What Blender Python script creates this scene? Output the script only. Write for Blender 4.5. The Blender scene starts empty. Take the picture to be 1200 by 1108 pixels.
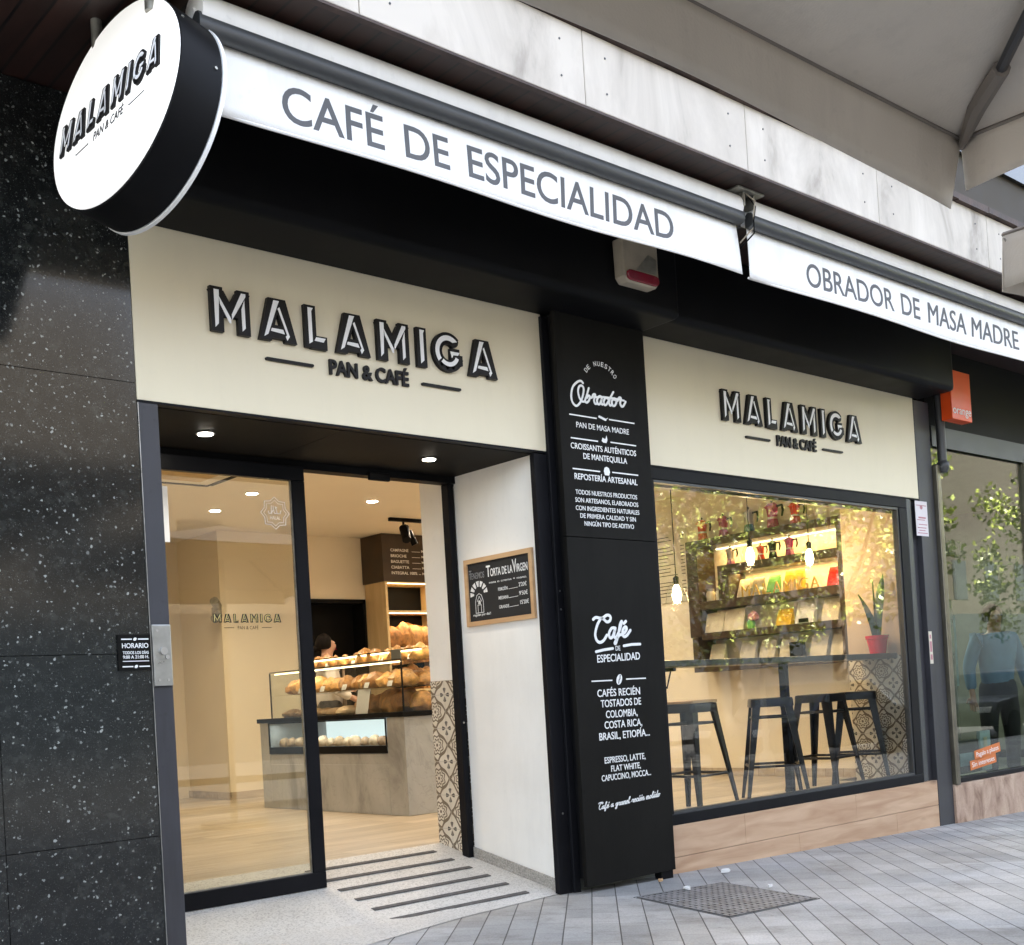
import bpy, bmesh, math, random
from mathutils import Vector, Matrix, noise as mnoise
R = math.radians
random.seed(7)
S = bpy.context.scene
COL = S.collection

# ------------------------------------------------------------------ camera
YAW, PITCH, ROLL = 0.7224, 0.0175, -0.0593
cd = bpy.data.cameras.new('camera'); cam = bpy.data.objects.new('camera', cd); COL.objects.link(cam)
fw = Vector((math.sin(YAW), math.cos(YAW), 0)); rt = Vector((math.cos(YAW), -math.sin(YAW), 0)); up = Vector((0, 0, 1))
f2 = math.cos(PITCH) * fw + math.sin(PITCH) * up; u2 = -math.sin(PITCH) * fw + math.cos(PITCH) * up
r3 = math.cos(ROLL) * rt + math.sin(ROLL) * u2; u3 = -math.sin(ROLL) * rt + math.cos(ROLL) * u2
mat = Matrix((r3, u3, -f2)).transposed().to_4x4(); mat.translation = Vector((-4.458, -4.563, 1.05))
cam.matrix_world = mat
cd.sensor_width = 36; cd.sensor_fit = 'HORIZONTAL'; cd.lens = 1392.6 / 1200 * 36
cd.shift_x = -2.3 / 1200; cd.shift_y = (795.06 - 554) / 1200
cd.clip_start = 0.05; cd.clip_end = 400
S.camera = cam

# ------------------------------------------------------------------ world, sun, exposure
SUN_EL, SUN_AZ = R(50), R(20)      # the sun stands behind the building (azimuth measured from +Y towards +X)
W = bpy.data.worlds.new('World'); S.world = W; W.use_nodes = True
nt = W.node_tree; nt.nodes.clear()
sky = nt.nodes.new('ShaderNodeTexSky'); sky.sky_type = 'NISHITA'; sky.sun_disc = False
sky.sun_elevation = SUN_EL; sky.sun_rotation = SUN_AZ; sky.air_density = 1.0; sky.dust_density = 3.0; sky.ozone_density = 1.0
bg = nt.nodes.new('ShaderNodeBackground'); bg.inputs['Strength'].default_value = 0.08
wo = nt.nodes.new('ShaderNodeOutputWorld')
hs = nt.nodes.new('ShaderNodeHueSaturation'); hs.inputs['Saturation'].default_value = .55
nt.links.new(sky.outputs[0], hs.inputs['Color']); nt.links.new(hs.outputs[0], bg.inputs[0]); nt.links.new(bg.outputs[0], wo.inputs[0])
sl = bpy.data.lights.new('sun', 'SUN'); sl.energy = 5.0; sl.angle = R(0.5); sl.color = (1, 0.95, 0.86)
so = bpy.data.objects.new('sun', sl); COL.objects.link(so)
sd = Vector((math.sin(SUN_AZ) * math.cos(SUN_EL), math.cos(SUN_AZ) * math.cos(SUN_EL), math.sin(SUN_EL)))
so.rotation_euler = sd.to_track_quat('Z', 'Y').to_euler(); so.location = (0, 20, 30)
S.view_settings.view_transform = 'Standard'; S.view_settings.look = 'None'
S.view_settings.exposure = 4.1; S.view_settings.gamma = 1.0
S.render.engine = 'CYCLES'; S.cycles.use_denoising = True
S.cycles.max_bounces = 8; S.cycles.transparent_max_bounces = 16; S.cycles.glossy_bounces = 4; S.cycles.diffuse_bounces = 4
S.cycles.sample_clamp_indirect = 8; S.cycles.caustics_reflective = False; S.cycles.caustics_refractive = False

LF = .50          # strength of the lit lamps against the daylight
# ------------------------------------------------------------------ mesh helper
class MB:
    def __init__(s): s.v = []; s.f = []
    def add(s, vs, fs):
        b = len(s.v); s.v += [tuple(p) for p in vs]; s.f += [[b + i for i in q] for q in fs]; return s
    def box(s, x0, x1, y0, y1, z0, z1):
        return s.add([(x, y, z) for z in (z0, z1) for y in (y0, y1) for x in (x0, x1)],
                     [(0, 2, 3, 1), (4, 5, 7, 6), (0, 1, 5, 4), (2, 6, 7, 3), (0, 4, 6, 2), (1, 3, 7, 5)])
    def rings(s, rings, cap=True):
        n = len(rings[0]); vs = [p for r in rings for p in r]; fs = []
        for i in range(len(rings) - 1):
            for j in range(n):
                k = (j + 1) % n; fs.append((i * n + j, i * n + k, (i + 1) * n + k, (i + 1) * n + j))
        if cap: fs.append(tuple(reversed(range(n)))); fs.append(tuple((len(rings) - 1) * n + j for j in range(n)))
        return s.add(vs, fs)
    def tube(s, pts, r, n=10, cap=True):
        pts = [Vector(p) for p in pts]; rs = r if isinstance(r, (list, tuple)) else [r] * len(pts); out = []
        ref = None
        for i, p in enumerate(pts):
            t = (pts[min(i + 1, len(pts) - 1)] - pts[max(i - 1, 0)]).normalized()
            if ref is None: ref = Vector((0, 0, 1)) if abs(t.z) < .9 else Vector((1, 0, 0))
            a = t.cross(ref).normalized(); b = a.cross(t).normalized(); ref = b
            out.append([p + rs[i] * (math.cos(q) * a + math.sin(q) * b) for q in [2 * math.pi * j / n for j in range(n)]])
        return s.rings(out, cap)
    def lathe(s, c, prof, n=24, cap=True):
        return s.rings([[(c[0] + r * math.cos(2 * math.pi * j / n), c[1] + r * math.sin(2 * math.pi * j / n), c[2] + z) for j in range(n)] for r, z in prof], cap)
    def taper(s, p0, a0, p1, a1, b0=None, b1=None):
        q = [(-1, -1), (1, -1), (1, 1), (-1, 1)]; b0 = b0 or a0; b1 = b1 or a1
        return s.rings([[(p0[0] + i * a0, p0[1] + j * b0, p0[2]) for i, j in q], [(p1[0] + i * a1, p1[1] + j * b1, p1[2]) for i, j in q]])
    def quad(s, a, b, c, d): return s.add([a, b, c, d], [(0, 1, 2, 3)])
    def prism(s, poly, fr, w0, w1):      # polygon (u,v) in a frame, thick from w0 to w1
        n = len(poly); vs = [fr(u, v, w0) for u, v in poly] + [fr(u, v, w1) for u, v in poly]
        return s.add(vs, [tuple(range(n)), tuple(reversed(range(n, 2 * n)))] + [(i, i + n, (i + 1) % n + n, (i + 1) % n) for i in range(n)])
    def stroke(s, pts, wd, fr, w0, w1, cap=True, step=1.5e-4, taper=None):
        k = 0
        for i in range(len(pts) - 1):
            (ax, ay), (bx, by) = pts[i], pts[i + 1]; l = math.hypot(bx - ax, by - ay)
            if l < 1e-9: continue
            nx, ny = -(by - ay) / l * wd / 2, (bx - ax) / l * wd / 2
            s.prism([(ax - nx, ay - ny), (bx - nx, by - ny), (bx + nx, by + ny), (ax + nx, ay + ny)], fr, w0, w1 + (k % 7) * step); k += 1
        if cap:
            for i, (x, y) in enumerate(pts):
                s.prism([(x + wd / 2 * math.cos(a), y + wd / 2 * math.sin(a)) for a in [2 * math.pi * j / 10 for j in range(10)]], fr, w0, w1 + ((i % 5) + 7) * step)
        return s
    def loaf(s, c, sx, sy, sz, seed=0, n=12, m=7, rz=0.0, bump=.12, notch=0):
        out = []; cr, sr = math.cos(rz), math.sin(rz)
        for i in range(m + 1):
            th = math.pi * (i + .02) / (m + .04); ring = []
            for j in range(n):
                ph = 2 * math.pi * j / n
                d = Vector((math.cos(ph) * math.sin(th), math.sin(ph) * math.sin(th), -math.cos(th)))
                k = 1 + bump * mnoise.noise(d * 2.2 + Vector((seed * 3.1, seed, 0)))
                if notch: k *= 1 + .12 * math.cos(notch * d.x * 3.1)
                x, y, z = d.x * sx * k, d.y * sy * k, max(d.z, -.55) * sz * k
                ring.append((c[0] + x * cr - y * sr, c[1] + x * sr + y * cr, c[2] + z + .55 * sz))
            out.append(ring)
        return s.rings(out)
    def text(s, body, fr, u0, u1, v, cap, bold=0.0, ext=.0012, w=0.0, shear=0.0, slope=0.0):
        c = bpy.data.curves.new('lettering_curve', 'FONT'); c.body = body; c.offset = bold; c.extrude = .5; c.resolution_u = 5
        o = bpy.data.objects.new('lettering_curve', c); COL.objects.link(o)
        dg = bpy.context.evaluated_depsgraph_get(); m = bpy.data.meshes.new_from_object(o.evaluated_get(dg))
        xs = [q.co.x for q in m.vertices]; a, b = min(xs), max(xs); kx = (u1 - u0) / (b - a); ky = cap / 0.682
        vs = []
        for q in m.vertices:
            u = u0 + (q.co.x - a) * kx; vv = q.co.y * ky
            vs.append(fr(u + shear * vv, v + vv + slope * (u - u0), w + (q.co.z + .5) * ext))
        s.add(vs, [list(p.vertices) for p in m.polygons])
        bpy.data.objects.remove(o); bpy.data.curves.remove(c); bpy.data.meshes.remove(m)
        return s

def frame(o, U, V, N):
    o, U, V, N = Vector(o), Vector(U), Vector(V), Vector(N)
    return lambda u, v, w=0.0: o + u * U + v * V + w * N
FRONT = lambda y: frame((0, y, 0), (1, 0, 0), (0, 0, 1), (0, -1, 0))      # faces the street: u = x, v = z
SIDE = lambda x: frame((x, 0, 0), (0, -1, 0), (0, 0, 1), (-1, 0, 0))      # faces -x: u = -y, v = z

def obj(name, mb, mat, parent=None, bevel=0.0, smooth=False, sub=0, origin=None):
    me = bpy.data.meshes.new(name); V = [Vector(p) for p in mb.v]
    lo = Vector([min(p[i] for p in V) for i in range(3)]); hi = Vector([max(p[i] for p in V) for i in range(3)])
    og = Vector(origin) if origin is not None else Vector(((lo.x + hi.x) / 2, (lo.y + hi.y) / 2, lo.z))
    me.from_pydata([p - og for p in V], [], mb.f); me.update()
    b = bmesh.new(); b.from_mesh(me); bmesh.ops.recalc_face_normals(b, faces=b.faces); b.to_mesh(me); b.free()
    me.materials.append(mat)
    if smooth:
        for p in me.polygons: p.use_smooth = True
        me.set_sharp_from_angle(angle=R(42))
    o = bpy.data.objects.new(name, me); COL.objects.link(o)
    if parent is not None:
        o.parent = parent; w = Vector(); q = parent
        while q: w += q.location; q = q.parent
        o.location = og - w
    else: o.location = og
    if bevel:
        m = o.modifiers.new('bevel', 'BEVEL'); m.width = bevel; m.segments = 2; m.limit_method = 'ANGLE'; m.angle_limit = R(40)
    if sub: m = o.modifiers.new('sub', 'SUBSURF'); m.levels = sub; m.render_levels = sub
    return o

def tag(o, label, cat, group=None, kind='thing'):
    if label: o['label'] = label
    if cat: o['category'] = cat
    if group: o['group'] = group
    o['kind'] = kind
    return o
def thing(name, label, cat, loc, group=None):
    o = bpy.data.objects.new(name, None); COL.objects.link(o); o.location = loc; o.empty_display_size = .1
    return tag(o, label, cat, group)
def structure(o): o['kind'] = 'structure'; return o
def stuff(o): o['kind'] = 'stuff'; return o
def copy_tree(o, loc=None, rz=None, parent=None, label=None):
    c = o.copy(); COL.objects.link(c)
    if parent is not None: c.parent = parent
    if loc is not None: c.location = loc
    if rz is not None: c.rotation_euler = (0, 0, rz)
    if label: c['label'] = label
    for ch in o.children: copy_tree(ch, parent=c)
    return c

# ------------------------------------------------------------------ materials
def nodes(name):
    m = bpy.data.materials.new(name); m.use_nodes = True; n = m.node_tree
    return m, n, n.nodes['Principled BSDF'], lambda t: n.nodes.new(t), n.links.new
def ramp(N, stops):
    r = N('ShaderNodeValToRGB'); e = r.color_ramp.elements
    while len(e) < len(stops): e.new(.5)
    for q, (p, c) in zip(e, stops): q.position = p; q.color = (*c, 1) if len(c) == 3 else c
    return r
def mix(N, L, a, b, fac=None, mode='MIX'):
    x = N('ShaderNodeMix'); x.data_type = 'RGBA'; x.blend_type = mode
    for s, v in ((6, a), (7, b), (0, fac)):
        if v is None: continue
        if hasattr(v, 'is_output') or hasattr(v, 'links'): L(v, x.inputs[s])
        else: x.inputs[s].default_value = v if s == 0 else (*v, 1)
    return x.outputs[2]
def pm(name, col, rough=.5, metal=0.0, var=.12, vs=6.0, bump=.0, bs=60.0, rv=.1, spec=.5, trans=0.0, coat=0.0, stain=0.0, each=0.0):
    m, n, P, N, L = nodes(name); tc = N('ShaderNodeTexCoord'); nz = N('ShaderNodeTexNoise'); nz.inputs['Scale'].default_value = vs; nz.inputs['Detail'].default_value = 6
    L(tc.outputs['Object'], nz.inputs['Vector'])
    r = ramp(N, [(.3, [c * (1 - var) for c in col]), (.7, [min(1, c * (1 + var)) for c in col])]); L(nz.outputs[0], r.inputs[0]); c = r.outputs[0]
    if stain:        # runs, scuffs and smudges of their own shape
        mp = N('ShaderNodeMapping'); mp.inputs['Scale'].default_value = (5, 5, .8); L(tc.outputs['Object'], mp.inputs[0]); s1 = N('ShaderNodeTexNoise'); s1.inputs['Scale'].default_value = 1.4; s1.inputs['Detail'].default_value = 9; s1.inputs['Roughness'].default_value = .65; L(mp.outputs[0], s1.inputs[0])
        rs = ramp(N, [(.36, [1 - stain] * 3), (.5, (1, 1, 1))]); L(s1.outputs[0], rs.inputs[0]); c = mix(N, L, c, rs.outputs[0], 1.0, 'MULTIPLY')
        s2 = N('ShaderNodeTexNoise'); s2.inputs['Scale'].default_value = 26; s2.inputs['Detail'].default_value = 5; L(tc.outputs['Object'], s2.inputs[0]); r2 = ramp(N, [(.30, [1 - stain * .8] * 3), (.36, (1, 1, 1))]); L(s2.outputs[0], r2.inputs[0]); c = mix(N, L, c, r2.outputs[0], 1.0, 'MULTIPLY')
    if each:
        oi = N('ShaderNodeObjectInfo'); ro = ramp(N, [(0, [1 - each, 1 - each * 1.2, 1 - each * 1.3]), (.5, (1, 1, 1)), (1, (1 + each * .8, 1 + each, 1 + each * 1.3))]); L(oi.outputs['Random'], ro.inputs[0]); c = mix(N, L, c, ro.outputs[0], 1.0, 'MULTIPLY')
    L(c, P.inputs['Base Color'])
    mr = N('ShaderNodeMapRange'); mr.inputs[3].default_value = max(.02, rough - rv); mr.inputs[4].default_value = min(1, rough + rv); L(nz.outputs[0], mr.inputs[0]); L(mr.outputs[0], P.inputs['Roughness'])
    P.inputs['Metallic'].default_value = metal; P.inputs['Specular IOR Level'].default_value = spec; P.inputs['Coat Weight'].default_value = coat
    if trans: P.inputs['Transmission Weight'].default_value = trans
    if bump:
        n2 = N('ShaderNodeTexNoise'); n2.inputs['Scale'].default_value = bs; n2.inputs['Detail'].default_value = 4; L(tc.outputs['Object'], n2.inputs['Vector'])
        bp = N('ShaderNodeBump'); bp.inputs['Strength'].default_value = bump; bp.inputs['Distance'].default_value = .004; L(n2.outputs[0], bp.inputs['Height']); L(bp.outputs[0], P.inputs['Normal'])
    return m
def emit(name, col, st):
    m, n, P, N, L = nodes(name); P.inputs['Base Color'].default_value = (*col, 1); P.inputs['Emission Color'].default_value = (*col, 1); P.inputs['Emission Strength'].default_value = st * LF
    return m
def glass(name, tint=(.93, .95, .93), f0=.045, ex=4.5):
    m, n, P, N, L = nodes(name); n.nodes.remove(P); out = n.nodes['Material Output']
    lw = N('ShaderNodeLayerWeight'); lw.inputs[0].default_value = .5
    pw = N('ShaderNodeMath'); pw.operation = 'POWER'; pw.inputs[1].default_value = ex; L(lw.outputs['Facing'], pw.inputs[0])
    ma = N('ShaderNodeMath'); ma.operation = 'MULTIPLY_ADD'; ma.inputs[1].default_value = 1 - f0; ma.inputs[2].default_value = f0; L(pw.outputs[0], ma.inputs[0])
    t = N('ShaderNodeBsdfTransparent'); t.inputs[0].default_value = (*tint, 1); g = N('ShaderNodeBsdfGlossy'); g.inputs['Roughness'].default_value = .0
    x = N('ShaderNodeMixShader'); L(ma.outputs[0], x.inputs[0]); L(t.outputs[0], x.inputs[1]); L(g.outputs[0], x.inputs[2]); L(x.outputs[0], out.inputs[0])
    return m

def granite_mat():
    m, n, P, N, L = nodes('speckled_granite'); tc = N('ShaderNodeTexCoord')
    base = None
    nz = N('ShaderNodeTexNoise'); nz.inputs['Scale'].default_value = 22; nz.inputs['Detail'].default_value = 8; nz.inputs['Roughness'].default_value = .7; L(tc.outputs['Object'], nz.inputs[0])
    rb = ramp(N, [(.35, (.006, .007, .007)), (.55, (.014, .015, .014)), (.72, (.035, .037, .033))]); L(nz.outputs[0], rb.inputs[0]); c = rb.outputs[0]
    # distorted coordinates so that the flecks are ragged, not round
    dn = N('ShaderNodeTexNoise'); dn.inputs['Scale'].default_value = 75; L(tc.outputs['Object'], dn.inputs[0])
    dv = N('ShaderNodeVectorMath'); dv.operation = 'MULTIPLY_ADD'; dv.inputs[1].default_value = (.016, .016, .016); L(dn.outputs['Color'], dv.inputs[0]); L(tc.outputs['Object'], dv.inputs[2])
    for sc, rad, pick, col in ((30, .20, .80, (.46, .47, .43)), (58, .26, .74, (.34, .35, .32)), (120, .30, .60, (.15, .155, .14)), (240, .34, .45, (.05, .052, .046))):
        v = N('ShaderNodeTexVoronoi'); v.inputs['Scale'].default_value = sc; L(dv.outputs[0], v.inputs['Vector'])
        sp = N('ShaderNodeSeparateColor'); L(v.outputs['Color'], sp.inputs[0])
        rr = N('ShaderNodeMath'); rr.operation = 'MULTIPLY'; rr.inputs[1].default_value = rad * 1.4; L(sp.outputs[1], rr.inputs[0])
        lt = N('ShaderNodeMath'); lt.operation = 'LESS_THAN'; L(v.outputs['Distance'], lt.inputs[0]); L(rr.outputs[0], lt.inputs[1])
        gt = N('ShaderNodeMath'); gt.operation = 'GREATER_THAN'; gt.inputs[1].default_value = pick; L(sp.outputs[0], gt.inputs[0])
        mu = N('ShaderNodeMath'); mu.operation = 'MULTIPLY'; L(lt.outputs[0], mu.inputs[0]); L(gt.outputs[0], mu.inputs[1])
        bl = N('ShaderNodeMath'); bl.operation = 'MULTIPLY'; L(mu.outputs[0], bl.inputs[0]); L(sp.outputs[2], bl.inputs[1])
        c = mix(N, L, c, col, bl.outputs[0])
    L(c, P.inputs['Base Color']); P.inputs['Roughness'].default_value = .13; P.inputs['Specular IOR Level'].default_value = .55
    w = N('ShaderNodeTexNoise'); w.inputs['Scale'].default_value = 1.6; L(tc.outputs['Object'], w.inputs[0]); b = N('ShaderNodeBump'); b.inputs['Strength'].default_value = .06; b.inputs['Distance'].default_value = .02; L(w.outputs[0], b.inputs['Height']); L(b.outputs[0], P.inputs['Normal'])
    return m
def stone_mat(name, a, b, dark, rough=.6, sc=2.0, vein=.45, speck=None, rot=(0, 0, 0), stretch=(1, 1, .45)):
    m, n, P, N, L = nodes(name); tc = N('ShaderNodeTexCoord')
    mp = N('ShaderNodeMapping'); mp.inputs['Scale'].default_value = stretch; mp.inputs['Rotation'].default_value = rot; L(tc.outputs['Object'], mp.inputs[0])
    n1 = N('ShaderNodeTexNoise'); n1.inputs['Scale'].default_value = sc; n1.inputs['Detail'].default_value = 9; n1.inputs['Roughness'].default_value = .62; n1.inputs['Distortion'].default_value = .6; L(mp.outputs[0], n1.inputs[0])
    r1 = ramp(N, [(.34, dark), (.46, b), (.6, a)]); L(n1.outputs[0], r1.inputs[0]); c = r1.outputs[0]
    n2 = N('ShaderNodeTexNoise'); n2.inputs['Scale'].default_value = sc * 2.2; n2.inputs['Detail'].default_value = 5; n2.inputs['Distortion'].default_value = 2.0; L(tc.outputs['Object'], n2.inputs[0])
    r2 = ramp(N, [(.49, (0, 0, 0)), (.505, (1, 1, 1)), (.52, (0, 0, 0))]); L(n2.outputs[0], r2.inputs[0])
    ml = N('ShaderNodeMath'); ml.operation = 'MULTIPLY'; ml.inputs[1].default_value = vein; L(r2.outputs[0], ml.inputs[0])
    c = mix(N, L, c, dark, ml.outputs[0])
    if speck:
        v = N('ShaderNodeTexVoronoi'); v.inputs['Scale'].default_value = speck[0]; L(tc.outputs['Object'], v.inputs[0])
        sp = N('ShaderNodeSeparateColor'); L(v.outputs['Color'], sp.inputs[0])
        r3 = ramp(N, [(.0, speck[1]), (.3, b), (.7, a), (1, speck[2])]); L(sp.outputs[0], r3.inputs[0]); c = mix(N, L, c, r3.outputs[0], .6)
    L(c, P.inputs['Base Color']); P.inputs['Roughness'].default_value = rough
    bp = N('ShaderNodeBump'); bp.inputs['Strength'].default_value = .15; bp.inputs['Distance'].default_value = .004; L(n1.outputs[0], bp.inputs['Height']); L(bp.outputs[0], P.inputs['Normal'])
    return m
def wood_mat(name, a, b, rough=.5, axis=0, plank=None, knots=False, joint=(.12, .07, .045)):
    m, n, P, N, L = nodes(name); tc = N('ShaderNodeTexCoord'); mp = N('ShaderNodeMapping')
    s = [9, 9, 9]; s[axis] = 1.1; mp.inputs['Scale'].default_value = s; L(tc.outputs['Object'], mp.inputs[0])
    nz = N('ShaderNodeTexNoise'); nz.inputs['Scale'].default_value = 1.7; nz.inputs['Detail'].default_value = 7; nz.inputs['Distortion'].default_value = .7; L(mp.outputs[0], nz.inputs[0])
    r = ramp(N, [(.3, a), (.68, b)]); L(nz.outputs[0], r.inputs[0]); c = r.outputs[0]
    if knots:
        v = N('ShaderNodeTexVoronoi'); v.inputs['Scale'].default_value = 1; mk = N('ShaderNodeMapping'); mk.inputs['Scale'].default_value = (1.6, 1.6, 5); L(tc.outputs['Object'], mk.inputs[0]); L(mk.outputs[0], v.inputs[0])
        rk = ramp(N, [(0, (.9, .9, .9)), (.06, (.55, .55, .55)), (.13, (0, 0, 0))]); L(v.outputs['Distance'], rk.inputs[0]); c = mix(N, L, c, [q * .4 for q in a], rk.outputs[0])
    if plank:
        br = N('ShaderNodeTexBrick'); br.inputs['Scale'].default_value = 1; br.offset = .37; br.inputs['Brick Width'].default_value = plank[0]; br.inputs['Row Height'].default_value = plank[1]; br.inputs['Mortar Size'].default_value = plank[2]
        br.inputs['Color1'].default_value = (.8, .8, .8, 1); br.inputs['Color2'].default_value = (1.12, 1.12, 1.12, 1); br.inputs['Mortar'].default_value = (*joint, 1)
        m2 = N('ShaderNodeMapping'); m2.inputs['Rotation'].default_value = plank[3]; L(tc.outputs['Object'], m2.inputs[0]); L(m2.outputs[0], br.inputs[0]); c = mix(N, L, c, br.outputs[0], 1.0, 'MULTIPLY')
    L(c, P.inputs['Base Color']); P.inputs['Roughness'].default_value = rough
    bp = N('ShaderNodeBump'); bp.inputs['Strength'].default_value = .1; bp.inputs['Distance'].default_value = .003; L(nz.outputs[0], bp.inputs['Height']); L(bp.outputs[0], P.inputs['Normal'])
    return m
def paver_mat():
    m, n, P, N, L = nodes('concrete_pavers'); tc = N('ShaderNodeTexCoord'); mp = N('ShaderNodeMapping'); mp.inputs['Rotation'].default_value = (0, 0, R(-45)); mp.inputs['Location'].default_value = (.11, .02, 0); L(tc.outputs['Object'], mp.inputs[0])
    def brick(w, h, mort, c1, c2, cm, off=.5):
        br = N('ShaderNodeTexBrick'); br.offset = off; br.inputs['Scale'].default_value = 1; br.inputs['Brick Width'].default_value = w; br.inputs['Row Height'].default_value = h; br.inputs['Mortar Size'].default_value = mort; br.inputs['Mortar Smooth'].default_value = .4; br.inputs['Bias'].default_value = 0
        for k, c in (('Color1', c1), ('Color2', c2), ('Mortar', cm)): br.inputs[k].default_value = (*c, 1)
        L(mp.outputs[0], br.inputs[0]); return br
    A = brick(400.0, .126, .0036, (1, 1, 1), (.96, .96, .96), (.34, .33, .32)); B = brick(.252, .126, .0024, (.86, .86, .86), (1.08, 1.08, 1.08), (.50, .49, .48), .5); G = brick(.80, .504, .0, (.36, .355, .34), (.50, .50, .49), (.4, .4, .4), .5)
    big = N('ShaderNodeTexNoise'); big.inputs['Scale'].default_value = .55; big.inputs['Detail'].default_value = 3; L(mp.outputs[0], big.inputs[0]); rb = ramp(N, [(.42, (1.04, 1.02, .99)), (.58, (.84, .86, .89))]); L(big.outputs[0], rb.inputs[0])
    c = mix(N, L, A.outputs[0], B.outputs[0], 1.0, 'MULTIPLY'); c = mix(N, L, c, G.outputs[0], 1.0, 'MULTIPLY'); c = mix(N, L, c, rb.outputs[0], 1.0, 'MULTIPLY')
    nz = N('ShaderNodeTexNoise'); nz.inputs['Scale'].default_value = 2.2; nz.inputs['Detail'].default_value = 12; nz.inputs['Roughness'].default_value = .72; L(tc.outputs['Object'], nz.inputs[0])
    r = ramp(N, [(.32, (.58, .56, .53)), (.48, (.93, .92, .91)), (.7, (1.14, 1.13, 1.12))]); L(nz.outputs[0], r.inputs[0]); c = mix(N, L, c, r.outputs[0], 1.0, 'MULTIPLY')
    n2 = N('ShaderNodeTexNoise'); n2.inputs['Scale'].default_value = 120; n2.inputs['Detail'].default_value = 3; L(tc.outputs['Object'], n2.inputs[0]); r2 = ramp(N, [(.3, (.78, .78, .78)), (.7, (1.1, 1.1, 1.1))]); L(n2.outputs[0], r2.inputs[0]); c = mix(N, L, c, r2.outputs[0], 1.0, 'MULTIPLY')
    v = N('ShaderNodeTexVoronoi'); v.inputs['Scale'].default_value = 5.5; L(tc.outputs['Object'], v.inputs[0]); rv = ramp(N, [(.0, (1, 1, 1)), (.045, (1, 1, 1)), (.065, (0, 0, 0))]); L(v.outputs['Distance'], rv.inputs[0]); sp = N('ShaderNodeSeparateColor'); L(v.outputs['Color'], sp.inputs[0])
    gt = N('ShaderNodeMath'); gt.operation = 'GREATER_THAN'; gt.inputs[1].default_value = .6; L(sp.outputs[0], gt.inputs[0]); mu = N('ShaderNodeMath'); mu.operation = 'MULTIPLY'; L(gt.outputs[0], mu.inputs[0]); L(rv.outputs[0], mu.inputs[1]); m3 = N('ShaderNodeMath'); m3.operation = 'MULTIPLY'; m3.inputs[1].default_value = .5; L(mu.outputs[0], m3.inputs[0])
    c = mix(N, L, c, (.10, .095, .09), m3.outputs[0])
    L(c, P.inputs['Base Color']); P.inputs['Roughness'].default_value = .6
    bp = N('ShaderNodeBump'); bp.invert = True; bp.inputs['Strength'].default_value = .6; bp.inputs['Distance'].default_value = .004; L(A.outputs['Fac'], bp.inputs['Height'])
    b2 = N('ShaderNodeBump'); b2.inputs['Strength'].default_value = .25; b2.inputs['Distance'].default_value = .004; L(nz.outputs[0], b2.inputs['Height']); L(bp.outputs[0], b2.inputs['Normal']); L(b2.outputs[0], P.inputs['Normal'])
    return m
def tile_mat(name, axes):
    # patterned cement tiles: alternating rosettes and small four-petal flowers in an ogee lattice; axes picks the two object axes
    m, n, P, N, L = nodes(name); tc = N('ShaderNodeTexCoord'); sx = N('ShaderNodeSeparateXYZ'); L(tc.outputs['Object'], sx.inputs[0])
    def op(o, a, b=None, c=None):
        q = N('ShaderNodeMath'); q.operation = o
        for i, v in enumerate((a, b, c)):
            if v is None: continue
            if isinstance(v, (int, float)): q.inputs[i].default_value = v
            else: L(v, q.inputs[i])
        return q.outputs[0]
    T = .2
    u = op('DIVIDE', sx.outputs[axes[0]], T); v = op('DIVIDE', sx.outputs[axes[1]], T)
    def cell(off):
        a = op('SUBTRACT', op('FRACT', op('ADD', u, off)), .5); b = op('SUBTRACT', op('FRACT', op('ADD', v, off)), .5)
        return a, b, op('SQRT', op('ADD', op('MULTIPLY', a, a), op('MULTIPLY', b, b))), op('ARCTAN2', b, a)
    a1, b1, r1, t1 = cell(0.0); a2, b2, r2, t2 = cell(.5)
    # ogee lattice
    lat = op('ABSOLUTE', op('SUBTRACT', op('ADD', op('ABSOLUTE', a1), op('ABSOLUTE', b1)), op('ADD', .5, op('MULTIPLY', .045, op('SINE', op('MULTIPLY', 12.566, a1))))))
    latm = op('LESS_THAN', lat, .055)
    # rosette: wavy rings
    w = op('MULTIPLY', .03, op('COSINE', op('MULTIPLY', 8.0, t1)))
    ring = op('LESS_THAN', op('ABSOLUTE', op('SUBTRACT', op('ADD', r1, w), .27)), .026)
    ring2 = op('LESS_THAN', op('ABSOLUTE', op('SUBTRACT', op('ADD', r1, w), .16)), .026)
    dot = op('LESS_THAN', r1, .05)
    # flower of four dark petals
    pet = op('LESS_THAN', op('ABSOLUTE', op('SUBTRACT', r2, .13)), op('MULTIPLY', .085, op('ABSOLUTE', op('COSINE', op('MULTIPLY', 2.0, t2)))))
    petm = op('MULTIPLY', pet, op('LESS_THAN', r2, .22)); petm = op('MULTIPLY', petm, op('GREATER_THAN', op('ABSOLUTE', op('COSINE', op('MULTIPLY', 2.0, t2))), .75))
    br = op('MAXIMUM', latm, op('MAXIMUM', ring, op('MAXIMUM', ring2, dot)))
    nz = N('ShaderNodeTexNoise'); nz.inputs['Scale'].default_value = 6; L(tc.outputs['Object'], nz.inputs[0]); rb = ramp(N, [(.3, (.60, .54, .43)), (.7, (.72, .67, .56))]); L(nz.outputs[0], rb.inputs[0])
    c = mix(N, L, rb.outputs[0], (.13, .095, .06), op('MULTIPLY', br, .95)); c = mix(N, L, c, (.045, .04, .038), petm)
    ed = op('MAXIMUM', op('ABSOLUTE', a1), op('ABSOLUTE', b1)); c = mix(N, L, c, (.45, .41, .34), op('GREATER_THAN', ed, .492))
    L(c, P.inputs['Base Color']); P.inputs['Roughness'].default_value = .35
    return m

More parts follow.
